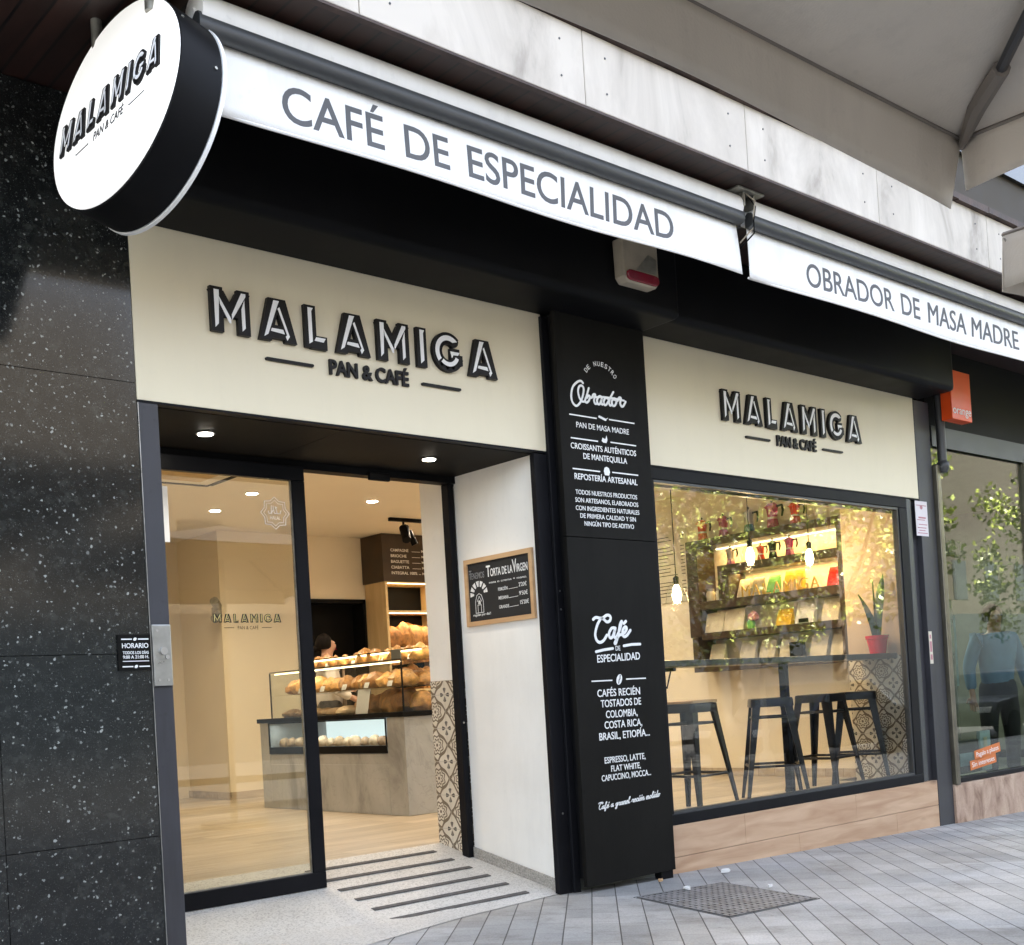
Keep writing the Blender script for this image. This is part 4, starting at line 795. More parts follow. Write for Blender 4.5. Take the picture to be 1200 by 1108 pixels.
# cards in the neighbour's window
for nm, lab, x0, x1, z0, z1, mk in (('box', 'grey phone box standing in the neighbouring shop window', 4.43, 4.80, .236, .50, 'bar'), ('card', 'pale blue upright card in the neighbouring shop window', 4.83, 5.0, .236, .56, 'bluecard')):
    t = thing('display_' + nm, lab, 'display ' + nm, ((x0 + x1) / 2, .26, .236)); obj('body', MB().box(x0, x1, .25, .28 if nm == 'card' else .36, z0, z1), K[mk], t, bevel=.003)
    obj('print', MB().box(x0 + .05, x1 - .06, .2475, .2495, z0 + .06, z1 - .10 if nm == 'box' else z1 - .05), K['bluecard' if nm == 'box' else 'kraft2'], t)
for lab, x0, z0, a, txt in (('upper orange strip sticker on the neighbouring shop window', 4.53, .345, .10, 'Pagalo a plazos'), ('lower orange strip sticker on the neighbouring shop window', 4.45, .27, .08, 'Sin intereses')):
    f = frame((x0, .1495, z0), (math.cos(a), 0, math.sin(a)), (-math.sin(a), 0, math.cos(a)), (0, -1, 0)); t = thing('strip_sticker', lab, 'sticker', (x0 + .2, .1495, z0)); obj('strip', MB().prism([(0, 0), (.43, 0), (.43, .075), (0, .075)], f, 0, .001), K['sticko'], t); obj('lettering', MB().text(txt, f, .03, .40, .02, .038, ext=.0006, w=.0012), K['white'], t)

# ================================================================== PEOPLE
def skin_body(name, V, E, mat, parent, root=0, sub=2):
    me = bpy.data.meshes.new(name); og = Vector(V[root][0]); me.from_pydata([Vector(p) - og for p, r in V], E, [])
    o = bpy.data.objects.new(name, me); COL.objects.link(o); m = o.modifiers.new('skin', 'SKIN'); m.use_smooth_shade = True
    if not me.skin_vertices: 
        b = bmesh.new(); b.from_mesh(me); b.verts.layers.skin.verify(); b.to_mesh(me); b.free()
    for i, (p, r) in enumerate(V):
        d = me.skin_vertices[0].data[i]; d.radius = r if isinstance(r, tuple) else (r, r); d.use_root = (i == root)
    s = o.modifiers.new('sub', 'SUBSURF'); s.levels = s.render_levels = sub; me.materials.append(mat)
    w = Vector(); q = parent
    while q: w += q.location; q = q.parent
    o.parent = parent; o.location = og - w; return o
def person(label, loc, rz, H, arms, clothes, hair_bun, group=None):
    """figure facing -y before turning by rz; arms = two lists of shoulder-elbow-wrist offsets"""
    t = thing('person', label, 'person', loc, group); k = H / 1.70; c, s = math.cos(rz), math.sin(rz)
    T = lambda p: Vector((loc[0] + (p[0] * c - p[1] * s) * k, loc[1] + (p[0] * s + p[1] * c) * k, loc[2] + p[2] * k))
    V, E = [], []
    def ad(p, r, link=None):
        V.append((T(p), r * k)); 
        if link is not None: E.append((link, len(V) - 1))
        return len(V) - 1
    pel = ad((0, 0, .92), .09); wa = ad((0, 0, 1.08), .08, pel); ch = ad((0, .01, 1.28), .11, wa); nb_ = ad((0, .012, 1.42), .058, ch); hb = ad((0, 0, 1.50), .06, nb_); h1 = ad((0, -.012, 1.58), .082, hb); ad((0, 0, 1.645), .062, h1)
    ad((0, -.098, 1.555), .014, h1)
    for sx, arm in zip((-1, 1), arms):
        sh = ad((sx * .165, .01, 1.38), .055, ch); el_ = ad(arm[0], .040, sh); wr = ad(arm[1], .027, el_); d = (Vector(arm[1]) - Vector(arm[0])).normalized(); hd = ad(Vector(arm[1]) + d * .07, .030, wr)
        side = d.cross(Vector((0, 0, 1))); side = side.normalized() if side.length > .2 else Vector((0, 1, 0))
        for q in range(4): f1 = ad(Vector(arm[1]) + d * (.115 + .006 * (1.5 - abs(q - 1.5))) + side * (q - 1.5) * .02, .0095, hd); ad(Vector(arm[1]) + d * (.165 + .012 * (1.5 - abs(q - 1.5))) + side * (q - 1.5) * .021 + Vector((0, -.012, -.004)), .008, f1)
        th_ = ad(Vector(arm[1]) + d * .06 + side * .045, .011, hd); ad(Vector(arm[1]) + d * .10 + side * .058, .009, th_)
    for sx in (-1, 1):
        hp_ = ad((sx * .09, 0, .84), .07, pel); kn = ad((sx * .10, -.01, .48), .056, hp_); an = ad((sx * .10, .01, .09), .038, kn); ad((sx * .105, -.14, .04), .036, an)
    skin_body('body', V, E, K['skin'], t)
    # clothes: shell over torso and sleeves, trousers
    V2, E2 = [], []
    def a2(p, r, l=None):
        V2.append((T(p), r * k)); 
        if l is not None: E2.append((l, len(V2) - 1))
        return len(V2) - 1
    p0 = a2((0, 0, .83), .165); w0 = a2((0, 0, 1.08), .145, p0); c0_ = a2((0, .01, 1.28), .165, w0); a2((0, .012, 1.425), .07, c0_)
    for sx, arm in zip((-1, 1), arms): s0 = a2((sx * .17, .01, 1.36), .082, c0_); e0 = a2(arm[0], .062, s0); a2(Vector(arm[0]).lerp(Vector(arm[1]), .93), .048, e0)
    skin_body('shirt', V2, E2, K[clothes[0]], t)
    V3, E3 = [(T((0, 0, 1.05)), .150 * k), (T((0, 0, .88)), .165 * k)], [(0, 1)]
    for sx in (-1, 1):
        for p, r in (((sx * .095, 0, .78), .105), ((sx * .105, -.01, .48), .075), ((sx * .105, .01, .10), .06)):
            V3.append((T(p), r * k)); E3.append((1 if r == .105 else len(V3) - 2, len(V3) - 1))
    skin_body('trousers', V3, E3, K[clothes[1]], t)
    hd_ = MB(); cc = T((0, .030, 1.605)); hd_.loaf((cc.x, cc.y, cc.z - .075 * k), .092 * k, .092 * k, .108 * k, 3, 16, 10, 0, .04)
    if hair_bun: b0 = T((0, .105, 1.55)); hd_.loaf((b0.x, b0.y, b0.z - .04), .036, .036, .05, 5, 10, 8)
    obj('hair', hd_, K['hair'], t, smooth=True)
    e = MB()
    for sx in (-1, 1): q = T((sx * .032, -.086, 1.585)); e.lathe(q, [(.001, -.006), (.008, 0), (.001, .006)], 8)
    obj('eyes', e, K['hair'], t)
    m_ = MB(); q = T((0, -.083, 1.525)); m_.loaf((q.x, q.y, q.z - .004), .02, .012, .007, 1, 8, 5); obj('mouth', m_, K['red'], t)
    if clothes[2]:
        f = lambda u, v, w=0: T((u, -.158 - w, v)); obj('apron_front', MB().prism([(-.15, .62), (.15, .62), (.16, .95), (.10, 1.15), (.09, 1.30), (-.09, 1.30), (-.10, 1.15), (-.16, .95)], f, -.004, .004), K[clothes[2]], t)
    return t
person('shop assistant with dark tied hair and white blouse behind the display counter', (1.93, 5.45, .21), R(62), 1.60, [[(-.24, -.02, 1.12), (-.20, -.22, 1.0)], [(.24, -.02, 1.12), (.18, -.24, 1.02)]], ('blouse', 'trousers', 'apron'), True)
person('man in blue shirt and dark trousers seen through the neighbouring shop window', (5.97, .64, .001), R(-40), 1.66, [[(-.25, .03, 1.12), (-.26, -.04, .88)], [(.25, .03, 1.12), (.27, -.05, .88)]], ('shirt', 'trousers', None), False)

# ================================================================== INSIDE THE SHOP
XC = .863
ct = thing('display_counter', 'marble bakery counter with a tall glass display and chilled case', 'counter', (1.2, 3.8, .21))
obj('marble_front', MB().box(XC, 1.62, 2.762, 2.995, .212, .965).box(XC, 1.62, 4.80, 4.95, .212, .965).box(XC, 1.62, 2.9965, 4.7985, .212, .60).box(XC + .002, 1.62, 2.9965, 4.7985, .60, .688).box(1.50, 1.62, 2.9965, 4.7985, .689, .965), K['marble'], ct, bevel=.002)
obj('counter_top', MB().box(XC - .02, 1.64, 2.745, 4.97, .966, 1.004), K['black'], ct, bevel=.003)
fz = obj('chilled_case', MB().box(XC - .006, XC + .0015, 2.998, 4.798, .69, .75).box(XC - .006, XC + .0015, 2.998, 4.798, .955, .9655).box(XC - .006, XC + .0015, 2.998, 3.012, .7505, .9545).box(XC - .006, XC + .0015, 4.78, 4.798, .7505, .9545), K['black'], ct)
obj('case_window', MB().box(XC - .003, XC + .003, 3.0125, 4.7795, .7505, .9545), K['case_glass'], fz); obj('case_interior', MB().box(1.46, 1.495, 3.0, 4.798, .692, .963), K['fridge'], fz); obj('case_tray', MB().box(XC + .01, 1.45, 3.01, 4.79, .735, .748), K['steel'], fz)
gc = obj('display_glass', MB().box(XC + .002, XC + .010, 2.77, 4.735, 1.005, 1.395).box(XC + .0105, 1.45, 2.77, 2.778, 1.005, 1.395).box(XC + .0105, 1.45, 4.727, 4.735, 1.005, 1.395).box(XC + .20, XC + .208, 2.77, 4.52, 1.41, 1.487).box(XC + .002, 1.45, 2.77, 4.735, 1.3955, 1.403), K['case_glass'], ct)
obj('display_edges', MB().box(XC + .0, XC + .012, 2.765, 4.74, 1.4035, 1.409).box(XC + .198, XC + .21, 2.765, 4.525, 1.4875, 1.494).box(XC, XC + .012, 2.762, 2.7695, 1.005, 1.4).box(XC, XC + .012, 4.7355, 4.742, 1.005, 1.4), K['frame'], ct)
obj('display_top', MB().box(XC + .215, 1.45, 2.765, 4.525, 1.487, 1.4935), K['case_glass'], ct)
obj('glass_shelf', MB().box(XC + .03, 1.43, 2.785, 4.72, 1.198, 1.205), K['case_glass'], ct); obj('led_strip', MB().box(XC + .215, XC + .23, 2.80, 4.50, 1.474, 1.484).box(XC + .03, XC + .04, 2.80, 4.70, 1.384, 1.393), K['led'], ct)
l = bpy.data.lights.new('display_lamp', 'AREA'); l.shape = 'RECTANGLE'; l.size = .04; l.size_y = 1.7; l.energy = .15; l.color = (1, .80, .52)
o = bpy.data.objects.new('display_lamp', l); COL.objects.link(o); o.location = (XC + .225, 3.65, 1.472)
l2 = l.copy(); l2.energy = .12; o = bpy.data.objects.new('display_lamp', l2); COL.objects.link(o); o.location = (XC + .05, 3.75, 1.382)
l3 = l.copy(); l3.energy = .5; l3.color = (.85, .95, 1); o = bpy.data.objects.new('chilled_lamp', l3); COL.objects.link(o); o.location = (XC + .06, 3.9, .95)
protos = {}
def bun(kind, mat, sx, sy, sz, seed, nt_=0):
    key = (kind, seed)
    if key not in protos:
        o = obj(kind, MB().loaf((0, 0, 0), sx, sy, sz, seed, 12, 7, 0, .2, nt_), K[mat], smooth=True, origin=(0, 0, 0)); protos[key] = o; return o
    o = protos[key].copy(); COL.objects.link(o); return o
random.seed(11)
def row(kind, mat, sx, sy, sz, x, ys, z, label, group, cat, nt_=0):
    for i, y in enumerate(ys):
        o = bun(kind, mat, sx, sy, sz, i % 3, nt_); o.location = (x + random.uniform(-.015, .015), y, z); o.rotation_euler = (0, 0, random.uniform(-.7, .7)); sc = random.uniform(.88, 1.12); o.scale = (sc, sc, sc); tag(o, label, cat, group)
fr_ = lambda a, b, n: [a + (b - a) * i / (n - 1) for i in range(n)]
row('brioche', 'pastry', .085, .07, .075, 1.16, fr_(2.9, 4.4, 11), 1.404, 'golden pastry on the top level of the glass display', 'pastries on the top level', 'pastry', 3)
row('croissant', 'pastry', .10, .065, .075, 1.02, fr_(2.9, 4.55, 13), 1.206, 'golden croissant on the middle glass shelf of the display', 'croissants on the middle shelf', 'croissant', 4)
row('crusty_roll', 'bread', .11, .08, .08, 1.23, fr_(2.92, 4.5, 12), 1.206, 'browned roll behind the croissants on the middle shelf', 'rolls behind the croissants', 'bread roll')
row('round_loaf', 'bread', .13, .11, .11, 1.16, fr_(2.92, 3.65, 5), 1.005, 'brown round loaf on the bottom level of the display', 'loaves on the bottom level', 'bread')
row('flat_cake', 'pale', .10, .09, .045, 1.02, fr_(3.75, 4.6, 6), 1.005, 'flat pale cake on the bottom level of the display', 'cakes on the bottom level', 'cake')
row('small_cake', 'pale', .05, .05, .05, .97, fr_(3.08, 4.72, 14), .7485, 'small pale cake in the chilled case', 'cakes in the chilled case', 'cake')
tagp = None
def card(x, y, z, label, group, w=.06, h=.045):
    global tagp
    if tagp is None: tagp = obj('price_tag', MB().rings([[(-.004, -w / 2, 0), (.0, -w / 2, 0), (.018, -w / 2, h), (.014, -w / 2, h)], [(-.004, w / 2, 0), (.0, w / 2, 0), (.018, w / 2, h), (.014, w / 2, h)]]), K['paper'], origin=(0, 0, 0)); o = tagp
    else: o = tagp.copy(); COL.objects.link(o)
    o.location = (x, y, z); tag(o, label, 'price tag', group); return o
for y in (2.98, 3.3, 3.62, 3.95, 4.3): card(.90, y, 1.206, 'white price tag on the middle glass shelf', 'price tags on the middle shelf')
for y in (2.95, 3.35, 3.75, 4.15): card(1.085, y, 1.404, 'white price tag on the top level of the display', 'price tags on the top level')
o = tag(obj('menu_card', MB().rings([[(.90, 3.30, 1.005), (.905, 3.30, 1.005), (.945, 3.30, 1.20), (.94, 3.30, 1.20)], [(.90, 3.47, 1.005), (.905, 3.47, 1.005), (.945, 3.47, 1.20), (.94, 3.47, 1.20)]]), K['paper']), 'tall white card standing on the bottom level of the display', 'card')
tag(obj('shop_card', MB().box(.89, .90, 2.80, 2.92, 1.4045, 1.485), K['shopdark'], bevel=.002), 'small dark green card on top of the display', 'card')
# bread cabinet with menu bulkhead
cbn = thing('bread_cabinet', 'bread shelving with black menu bulkhead behind the counter', 'cabinet', (3.5, 6.05, .21)); CX0, CX1, CY = 2.995, 4.40, 5.90
obj('bulkhead', MB().box(CX0 - .02, CX1, CY - .01, 6.29, 2.40, 2.915), K['shelfdark'], cbn)
obj('side_panels', MB().box(CX0, CX0 + .03, CY, 6.28, .212, 2.399).box(CX1 - .03, CX1, CY, 6.28, .212, 2.399).box(3.74, 3.765, CY + .01, 6.28, .212, 2.399), K['shelfwood'], cbn); obj('shelf_boards', MB().box(CX0 + .031, CX1 - .031, CY + .004, 6.28, 2.385, 2.3985).box(CX0 + .031, CX1 - .031, CY + .004, 6.28, 2.06, 2.085).box(CX0 + .031, CX1 - .031, CY + .004, 6.28, 1.66, 1.685).box(CX0 + .031, CX1 - .031, CY + .004, 6.28, 1.2, 1.225), K['shelfwood'], cbn)
obj('rear_panel', MB().box(CX0 + .031, CX1 - .031, 6.265, 6.279, .22, 2.38), K['black'], cbn)
fr = FRONT(CY - .0105)
for i, (w1, w2) in enumerate((('CAMPAGNE', 'MASA MADRE'), ('BRIOCHE', 'MASA MADRE'), ('BAGUETTE', 'MASA MADRE'), ('CIABATTA', 'MASA MADRE'), ('INTEGRAL 100%', 'MASA MADRE'))):
    z = 2.725 - .062 * i; obj('lettering', MB().text(w1, fr, 3.085, 3.085 + (.03 if i < 4 else .0265) * len(w1), z, .030, ext=.001, bold=.008), K['white'], cbn); obj('lettering', MB().text(w2, fr, 3.50, 3.78, z, .026, ext=.001, bold=.004), K['white'], cbn); obj('leader_line', MB().stroke([(3.37 if i < 4 else 3.45, z + .004), (3.48, z + .004)], .004, fr, 0, .0008), K['white'], cbn)
l = bpy.data.lights.new('cabinet_lamp', 'AREA'); l.shape = 'RECTANGLE'; l.size = 1.2; l.size_y = .04; l.energy = .9; l.color = (1, .72, .38)
for z in (2.375, 2.05): o = bpy.data.objects.new('cabinet_lamp', l); COL.objects.link(o); o.location = (3.6, CY + .05, z)
obj('led_strip', MB().box(CX0 + .04, CX1 - .04, CY + .02, CY + .03, 2.378, 2.384).box(CX0 + .04, CX1 - .04, CY + .02, CY + .03, 2.053, 2.059), K['led'], cbn)
for i in range(9):
    o = bun('country_loaf', 'bread', .15, .12, .15, i % 3); o.location = (3.13 + .14 * (i // 2) + .03 * (i % 2), 6.0 + .14 * (i % 2), 1.6855); o.rotation_euler = (0, 0, i * .7); o.scale = (.85 + .05 * (i % 4), .9, 1.0 + .09 * (i % 3)); tag(o, 'brown country loaf on the lit cabinet shelf', 'bread', 'loaves on the cabinet shelf')
for i in range(6):
    o = bun('country_loaf', 'bread', .15, .12, .15, i % 3); o.location = (3.16 + .11 * i, 6.02, 1.2255); o.rotation_euler = (0, 0, i * 1.1); tag(o, 'brown loaf on the low cabinet shelf', 'bread', 'loaves on the low cabinet shelf')
# ceiling fittings
ac = thing('ceiling_air_unit', 'square ceiling air conditioning cassette with dark slots', 'air conditioner', (-.35, 3.7, 2.9)); obj('panel', MB().box(-.80, .10, 3.25, 4.15, 2.895, 2.9195), K['whitewall'], ac, bevel=.006)
obj('slots', MB().box(-.74, .04, 3.29, 3.33, 2.889, 2.8945).box(-.74, .04, 4.07, 4.11, 2.889, 2.8945).box(-.76, -.72, 3.34, 4.06, 2.889, 2.8945).box(.02, .06, 3.34, 4.06, 2.889, 2.8945), K['black'], ac)
obj('grille', MB().box(-.6, -.1, 3.45, 3.95, 2.888, 2.8945), K['shelfwood'], ac)
DL = [(.58, 4.36), (.69, 5.24), (1.76, 4.29), (-.9, 2.2), (.9, 2.3), (2.4, 2.2), (3.5, 3.4), (2.9, 5.0), (-1.0, 5.0), (1.9, 1.6), (3.0, 2.0), (3.6, 4.8)]
for i, (x, y) in enumerate(DL):
    t = thing('ceiling_downlight', ['lit ceiling downlight seen through the glass door beside the star sticker', 'lit ceiling downlight seen through the glass door nearer the air unit', 'lit ceiling downlight above the bakery counter'][i] if i < 3 else 'round ceiling downlight deeper inside the shop', 'ceiling light', (x, y, 2.9), 'ceiling downlights')
    obj('rim', MB().lathe((x, y, 2.9145), [(.055, .004), (.06, 0), (.048, .001)], 20), K['white'], t, smooth=True); obj('lens', MB().lathe((x, y, 2.912), [(.046, 0), (.046, .003)], 18), K['spotlamp'], t)
    l = bpy.data.lights.new('downlight_lamp', 'SPOT'); l.energy = (26 if y > 3 or x < 1 else 16) * .62; l.color = (1, .83, .60); l.spot_size = R(150); l.spot_blend = 1; l.shadow_soft_size = .05
    o = bpy.data.objects.new('downlight_lamp', l); COL.objects.link(o); o.location = (x, y, 2.905)
ts = thing('track_spotlight', 'black track spotlight hanging from the ceiling by the menu bulkhead', 'spotlight', (2.75, 5.0, 2.9)); obj('track', MB().box(2.45, 3.3, 4.98, 5.02, 2.885, 2.919), K['black'], ts); obj('stem', MB().tube([(2.62, 5.0, 2.885), (2.62, 5.0, 2.80)], .012, 8), K['black'], ts); obj('head', MB().tube([(2.64, 5.02, 2.83), (2.60, 4.93, 2.69)], [.05, .045], 14).tube([(2.70, 5.02, 2.80), (2.75, 5.0, 2.66)], [.03, .035], 12), K['black'], ts, smooth=True)
tag(obj('wall_spotlight', MB().box(1.20, 1.249, 6.28, 6.40, 2.05, 2.15).tube([(1.2, 6.27, 2.06), (1.13, 6.2, 2.02)], .045, 12).tube([(1.2, 6.27, 2.15), (1.13, 6.2, 2.2)], .045, 12), K['galv'], smooth=True), 'grey twin emergency light on the wall corner', 'wall light')

# ---- window room: shelves, pots, stools, ledge
SX = 4.416
sh = thing('shelf_unit', 'dark open wall shelves with moka pots and coffee bags', 'shelves', (4.3, 2.0, 1.4))
b = MB(); b.box(4.16, SX, 1.00, 2.68, 2.35, 2.42).box(4.16, SX, 2.55, 2.68, 1.52, 2.3495).box(4.16, SX, 1.051, 2.32, 2.08, 2.155).box(4.16, SX, 2.20, 2.32, 1.846, 2.0795).box(4.16, SX, 1.051, 2.5495, 1.77, 1.845).box(4.16, SX, 1.051, 2.5495, 1.49, 1.555).box(4.16, SX, 1.00, 1.0505, 1.26, 2.3495).box(4.16, SX, 2.59, 2.66, 1.26, 1.5195).box(4.16, SX, 1.00, 2.66, 1.195, 1.2595); obj('boards', b, K['shelfdark'], sh, bevel=.003)
obj('warm_strip', MB().box(SX - .03, SX - .02, 1.1, 2.5, 2.335, 2.345), K['led'], sh)
l = bpy.data.lights.new('shelf_lamp', 'AREA'); l.shape = 'RECTANGLE'; l.size = .05; l.size_y = 1.4; l.energy = 1.0; l.color = (1, .62, .22)
for z in (2.33, 2.07): o = bpy.data.objects.new('shelf_lamp', l); COL.objects.link(o); o.location = (SX - .10, 1.75, z)
def moka(y, z, mat, label, top=None, s=1.0, mid='alu'):
    t = thing('moka_pot', label, 'moka pot', (4.28, y, z), 'moka pots on the shelves'); x = 4.28
    q = lambda r, zz: (r * s, zz * s)
    obj('boiler', MB().lathe((x, y, z), [q(.060, 0), q(.058, .01), q(.046, .085)], 8), K[mat], t); obj('collar', MB().lathe((x, y, z + .0855 * s), [q(.048, 0), q(.048, .018)], 16), K[mid], t, smooth=True)
    up = obj('upper_pot', MB().lathe((x, y, z + .104 * s), [q(.044, 0), q(.056, .10), q(.058, .105)], 8).prism([(.045, .07), (.085, .10), (.05, .10)], frame((x, y, z + .104 * s), (0, s, 0), (0, 0, s), (s, 0, 0)), -.012, .012), K[top or mat], t)
    obj('lid', MB().lathe((x, y, z + .2095 * s), [q(.055, 0), q(.03, .02), q(.008, .026)], 8), K[top or mat], t); obj('knob', MB().lathe((x, y, z + .236 * s), [q(.008, 0), q(.014, .012), q(.006, .028)], 10), K['black'], t, smooth=True)
    obj('handle', MB().tube([(x, y - .052 * s, z + .195 * s), (x, y - .105 * s, z + .20 * s), (x, y - .115 * s, z + .15 * s), (x, y - .10 * s, z + .10 * s)], [.010 * s, .012 * s, .011 * s, .008 * s], 8), K['black'], t, smooth=True)
moka(2.56, 2.4205, 'redenamel', 'red moka pot at the end of the top shelf', None, .86); moka(2.31, 2.4205, 'purple', 'purple moka pot next to the red one on the top shelf', None, .86); moka(2.02, 2.4205, 'teal', 'teal moka pot with silver top on the top shelf', 'alu', .9); moka(1.76, 2.4205, 'purple', 'large purple moka pot right of the teal one', 'purple', 1.0); moka(1.52, 2.4205, 'redenamel', 'red moka pot half hidden at the right of the top shelf', None, .86)
moka(2.25, 2.1555, 'purple', 'silver and pink moka pot on the second shelf', 'alu', .7); moka(1.91, 2.1555, 'redenamel', 'small red moka pot on the second shelf', None, .62); moka(1.78, 2.1555, 'black', 'black moka pot on the second shelf', 'black', .7); moka(1.60, 2.1555, 'purple', 'purple moka pot on the second shelf beside the black one', None, .72)
for y in (2.50, 2.39):
    t = thing('glass_jar', 'small pale jar with metal lid on the third shelf', 'jar', (4.27, y, 1.8455), 'jars on the third shelf'); obj('jar_body', MB().lathe((4.27, y, 1.8455), [(.04, 0), (.042, .08), (.032, .10)], 14), K['kraft2'], t, smooth=True); obj('lid', MB().lathe((4.27, y, 1.9460), [(.036, 0), (.036, .02)], 14), K['alu'], t, smooth=True)
def bag(name, label, cat, y, z, w, h, mat, group=None, x=4.28, d=.06, tilt=.02):
    b = MB(); n = 6; out = []
    for i in range(n):
        v = i / (n - 1); dd = d * (1 - v ** 1.6) / 2 + .004; out.append([(x + tilt * v * 2 - dd, y - w / 2, z + h * v), (x + tilt * v * 2 + dd, y - w / 2 * (.98), z + h * v), (x + tilt * v * 2 + dd, y + w / 2 * .98, z + h * v), (x + tilt * v * 2 - dd, y + w / 2, z + h * v)])
    return tag(obj(name, b.rings(out), K[mat], bevel=.003), label, cat, group)
bag('paper_bag', 'white paper bag standing on the third shelf right of the upright', 'bag', 2.12, 1.8455, .13, .17, 'kraft2'); bag('paper_bag', 'silver grey packet on the third shelf', 'bag', 1.97, 1.8455, .12, .17, 'galv'); bag('paper_bag', 'green packet on the third shelf behind the gold letters', 'bag', 1.80, 1.8455, .12, .17, 'green'); bag('paper_bag', 'yellow packet on the third shelf behind the gold letters', 'bag', 1.58, 1.8455, .20, .19, 'yellow'); bag('paper_bag', 'red packet at the right end of the third shelf', 'bag', 1.16, 1.8455, .14, .17, 'redenamel')
gl = thing('shelf_letters', 'row of standing gold letters on the third shelf', 'letters', (4.19, 1.7, 1.8455)); fr = SIDE(4.20); y = -2.08
for ch in 'MALAMIGA':
    w = .085 if ch != 'I' else .025; obj('letter', MB().text(ch, fr, y, y + w, 1.846, .10, bold=-.012, ext=.012), K['gold'], gl); y += w + .028
t = thing('open_menu', 'two kraft menu sheets standing on the fourth shelf', 'menu', (4.22, 2.35, 1.5555)); obj('sheet', MB().rings([[(4.20, 2.33, 1.5555), (4.206, 2.33, 1.5555), (4.256, 2.33, 1.745), (4.25, 2.33, 1.745)], [(4.20, 2.54, 1.5555), (4.206, 2.54, 1.5555), (4.256, 2.54, 1.735), (4.25, 2.54, 1.735)]]), K['kraft2'], t); obj('sheet', MB().rings([[(4.205, 2.10, 1.5555), (4.211, 2.10, 1.5555), (4.261, 2.10, 1.755), (4.255, 2.10, 1.755)], [(4.205, 2.325, 1.5555), (4.211, 2.325, 1.5555), (4.261, 2.325, 1.745), (4.255, 2.325, 1.745)]]), K['kraft2'], t)
fl = thing('flower_vase', 'pink flower in a small green vase on the fourth shelf', 'vase', (4.22, 2.02, 1.5555)); obj('vase', MB().lathe((4.22, 2.02, 1.5555), [(.03, 0), (.04, .05), (.025, .08)], 12), K['green'], fl, smooth=True); obj('flower', MB().loaf((4.22, 1.99, 1.63), .05, .05, .05, 4, 10, 7, 0, .4), K['pink'], fl)
bag('coffee_packet', 'yellow coffee packet in the middle of the fourth shelf', 'packet', 1.70, 1.5555, .16, .15, 'yellow'); o = bag('coffee_packet', 'white coffee packet with dark print on the fourth shelf', 'packet', 1.48, 1.5555, .19, .19, 'paper'); obj('print', MB().box(4.2425, 4.2455, 1.43, 1.53, 1.565, 1.60), K['frame'], o); bag('coffee_packet', 'kraft coffee packet at the right end of the fourth shelf', 'packet', 1.22, 1.5555, .17, .19, 'kraft2')
for i, y in enumerate((2.47, 2.12, 1.90, 1.68, 1.36, 1.15)): bag('kraft_bag', 'cream coffee bag in the row on the lowest shelf', 'bag', y, 1.26, .17, .19, 'kraft2', 'coffee bags on the lowest shelf')
tag(obj('card_reader', MB().box(4.18, 4.24, 1.47, 1.60, 1.26, 1.40), K['black'], bevel=.006), 'black box standing among the coffee bags', 'box')
mp = thing('wall_menu', 'tall kraft paper menu on the wall left of the shelves', 'menu', (4.41, 3.1, 1.90)); obj('sheet', MB().box(4.408, 4.418, 2.86, 3.30, 1.90, 2.60), K['kraft2'], mp)
b = MB(); fr = SIDE(4.4078); random.seed(3)
for i in range(18):
    z = 2.54 - .034 * i
    if i in (2, 12): continue
    b.stroke([(-3.26, z), (-3.26 + random.uniform(.14, .26), z)], .007, fr, 0, .001, cap=False); b.stroke([(-2.95, z), (-2.90, z)], .007, fr, 0, .001, cap=False)
obj('print', b, K['frame'], mp)
# bar ledge along the window
lg = thing('window_ledge', 'dark bar ledge running behind the shop window', 'bar ledge', (2.5, .6, .21)); obj('ledge_top', MB().box(.74, 4.07, .50, .83, 1.195, 1.237), K['ledge'], lg, bevel=.004); obj('ledge_leg', MB().box(2.755, 2.805, .64, .69, .212, 1.1945), K['black'], lg)
br = MB().box(1.52, 1.54, .62, .90, 1.17, 1.1945).tube([(1.53, .66, 1.17), (1.53, .70, 1.06), (1.53, .74, 1.12), (1.53, .76, 1.02), (1.53, .88, .98)], .006, 6).box(1.52, 1.54, .88, .90, .93, 1.17); obj('scroll_bracket', br, K['black'], lg)
def snake(name, label, x, y, z, lv, potm='redpot', h=.115, r=.06):
    t = thing(name, label, 'potted plant', (x, y, z)); q = R(45)
    obj('pot', MB().lathe((x, y, z), [(r * .72, 0), (r * .95, h * .78), (r * 1.04, h * .8), (r * 1.08, h), (r * .95, h), (r * .92, h * .86)], 28), K[potm], t, smooth=True); obj('soil', MB().lathe((x, y, z + h * .82), [(r * .9, 0), (r * .9, .004)], 16), K['bark'], t)
    for (dx, dy, hh, lean, w) in lv:
        rings = []
        for i in range(9):
            v = i / 8; ww = w * (.55 + 1.3 * v) * (1 - v ** 3) + .001 if v < .98 else .001; px, py, pz = x + dx * .02 + dx * lean * v * v, y + dy * .02 + dy * lean * v * v, z + h * .8 + hh * v; a = .6 + dx + .5 * v
            rings.append([(px + ww * math.cos(a), py + ww * math.sin(a), pz), (px + .004 * math.sin(a), py - .004 * math.cos(a), pz), (px - ww * math.cos(a), py - ww * math.sin(a), pz), (px - .007 * math.sin(a), py + .007 * math.cos(a), pz)])
        obj('leaf', MB().rings(rings), K['snake'], t, smooth=True)
snake('snake_plant', 'snake plant in a glossy red pot on the window ledge', 3.955, .60, 1.2375, [(-1, .4, .36, .12, .036), (-.6, -.3, .46, .10, .032), (.9, -.3, .52, .085, .034), (.2, .8, .20, .02, .022)], 'redpot', .145, .085)
snake('snake_plant', 'small snake plant in a red pot on the low table behind the pillar', 1.53, 1.33, 1.0205, [(.2, .4, .42, .03, .022), (-.3, 0, .36, .05, .02)], 'redpot', .13, .06)
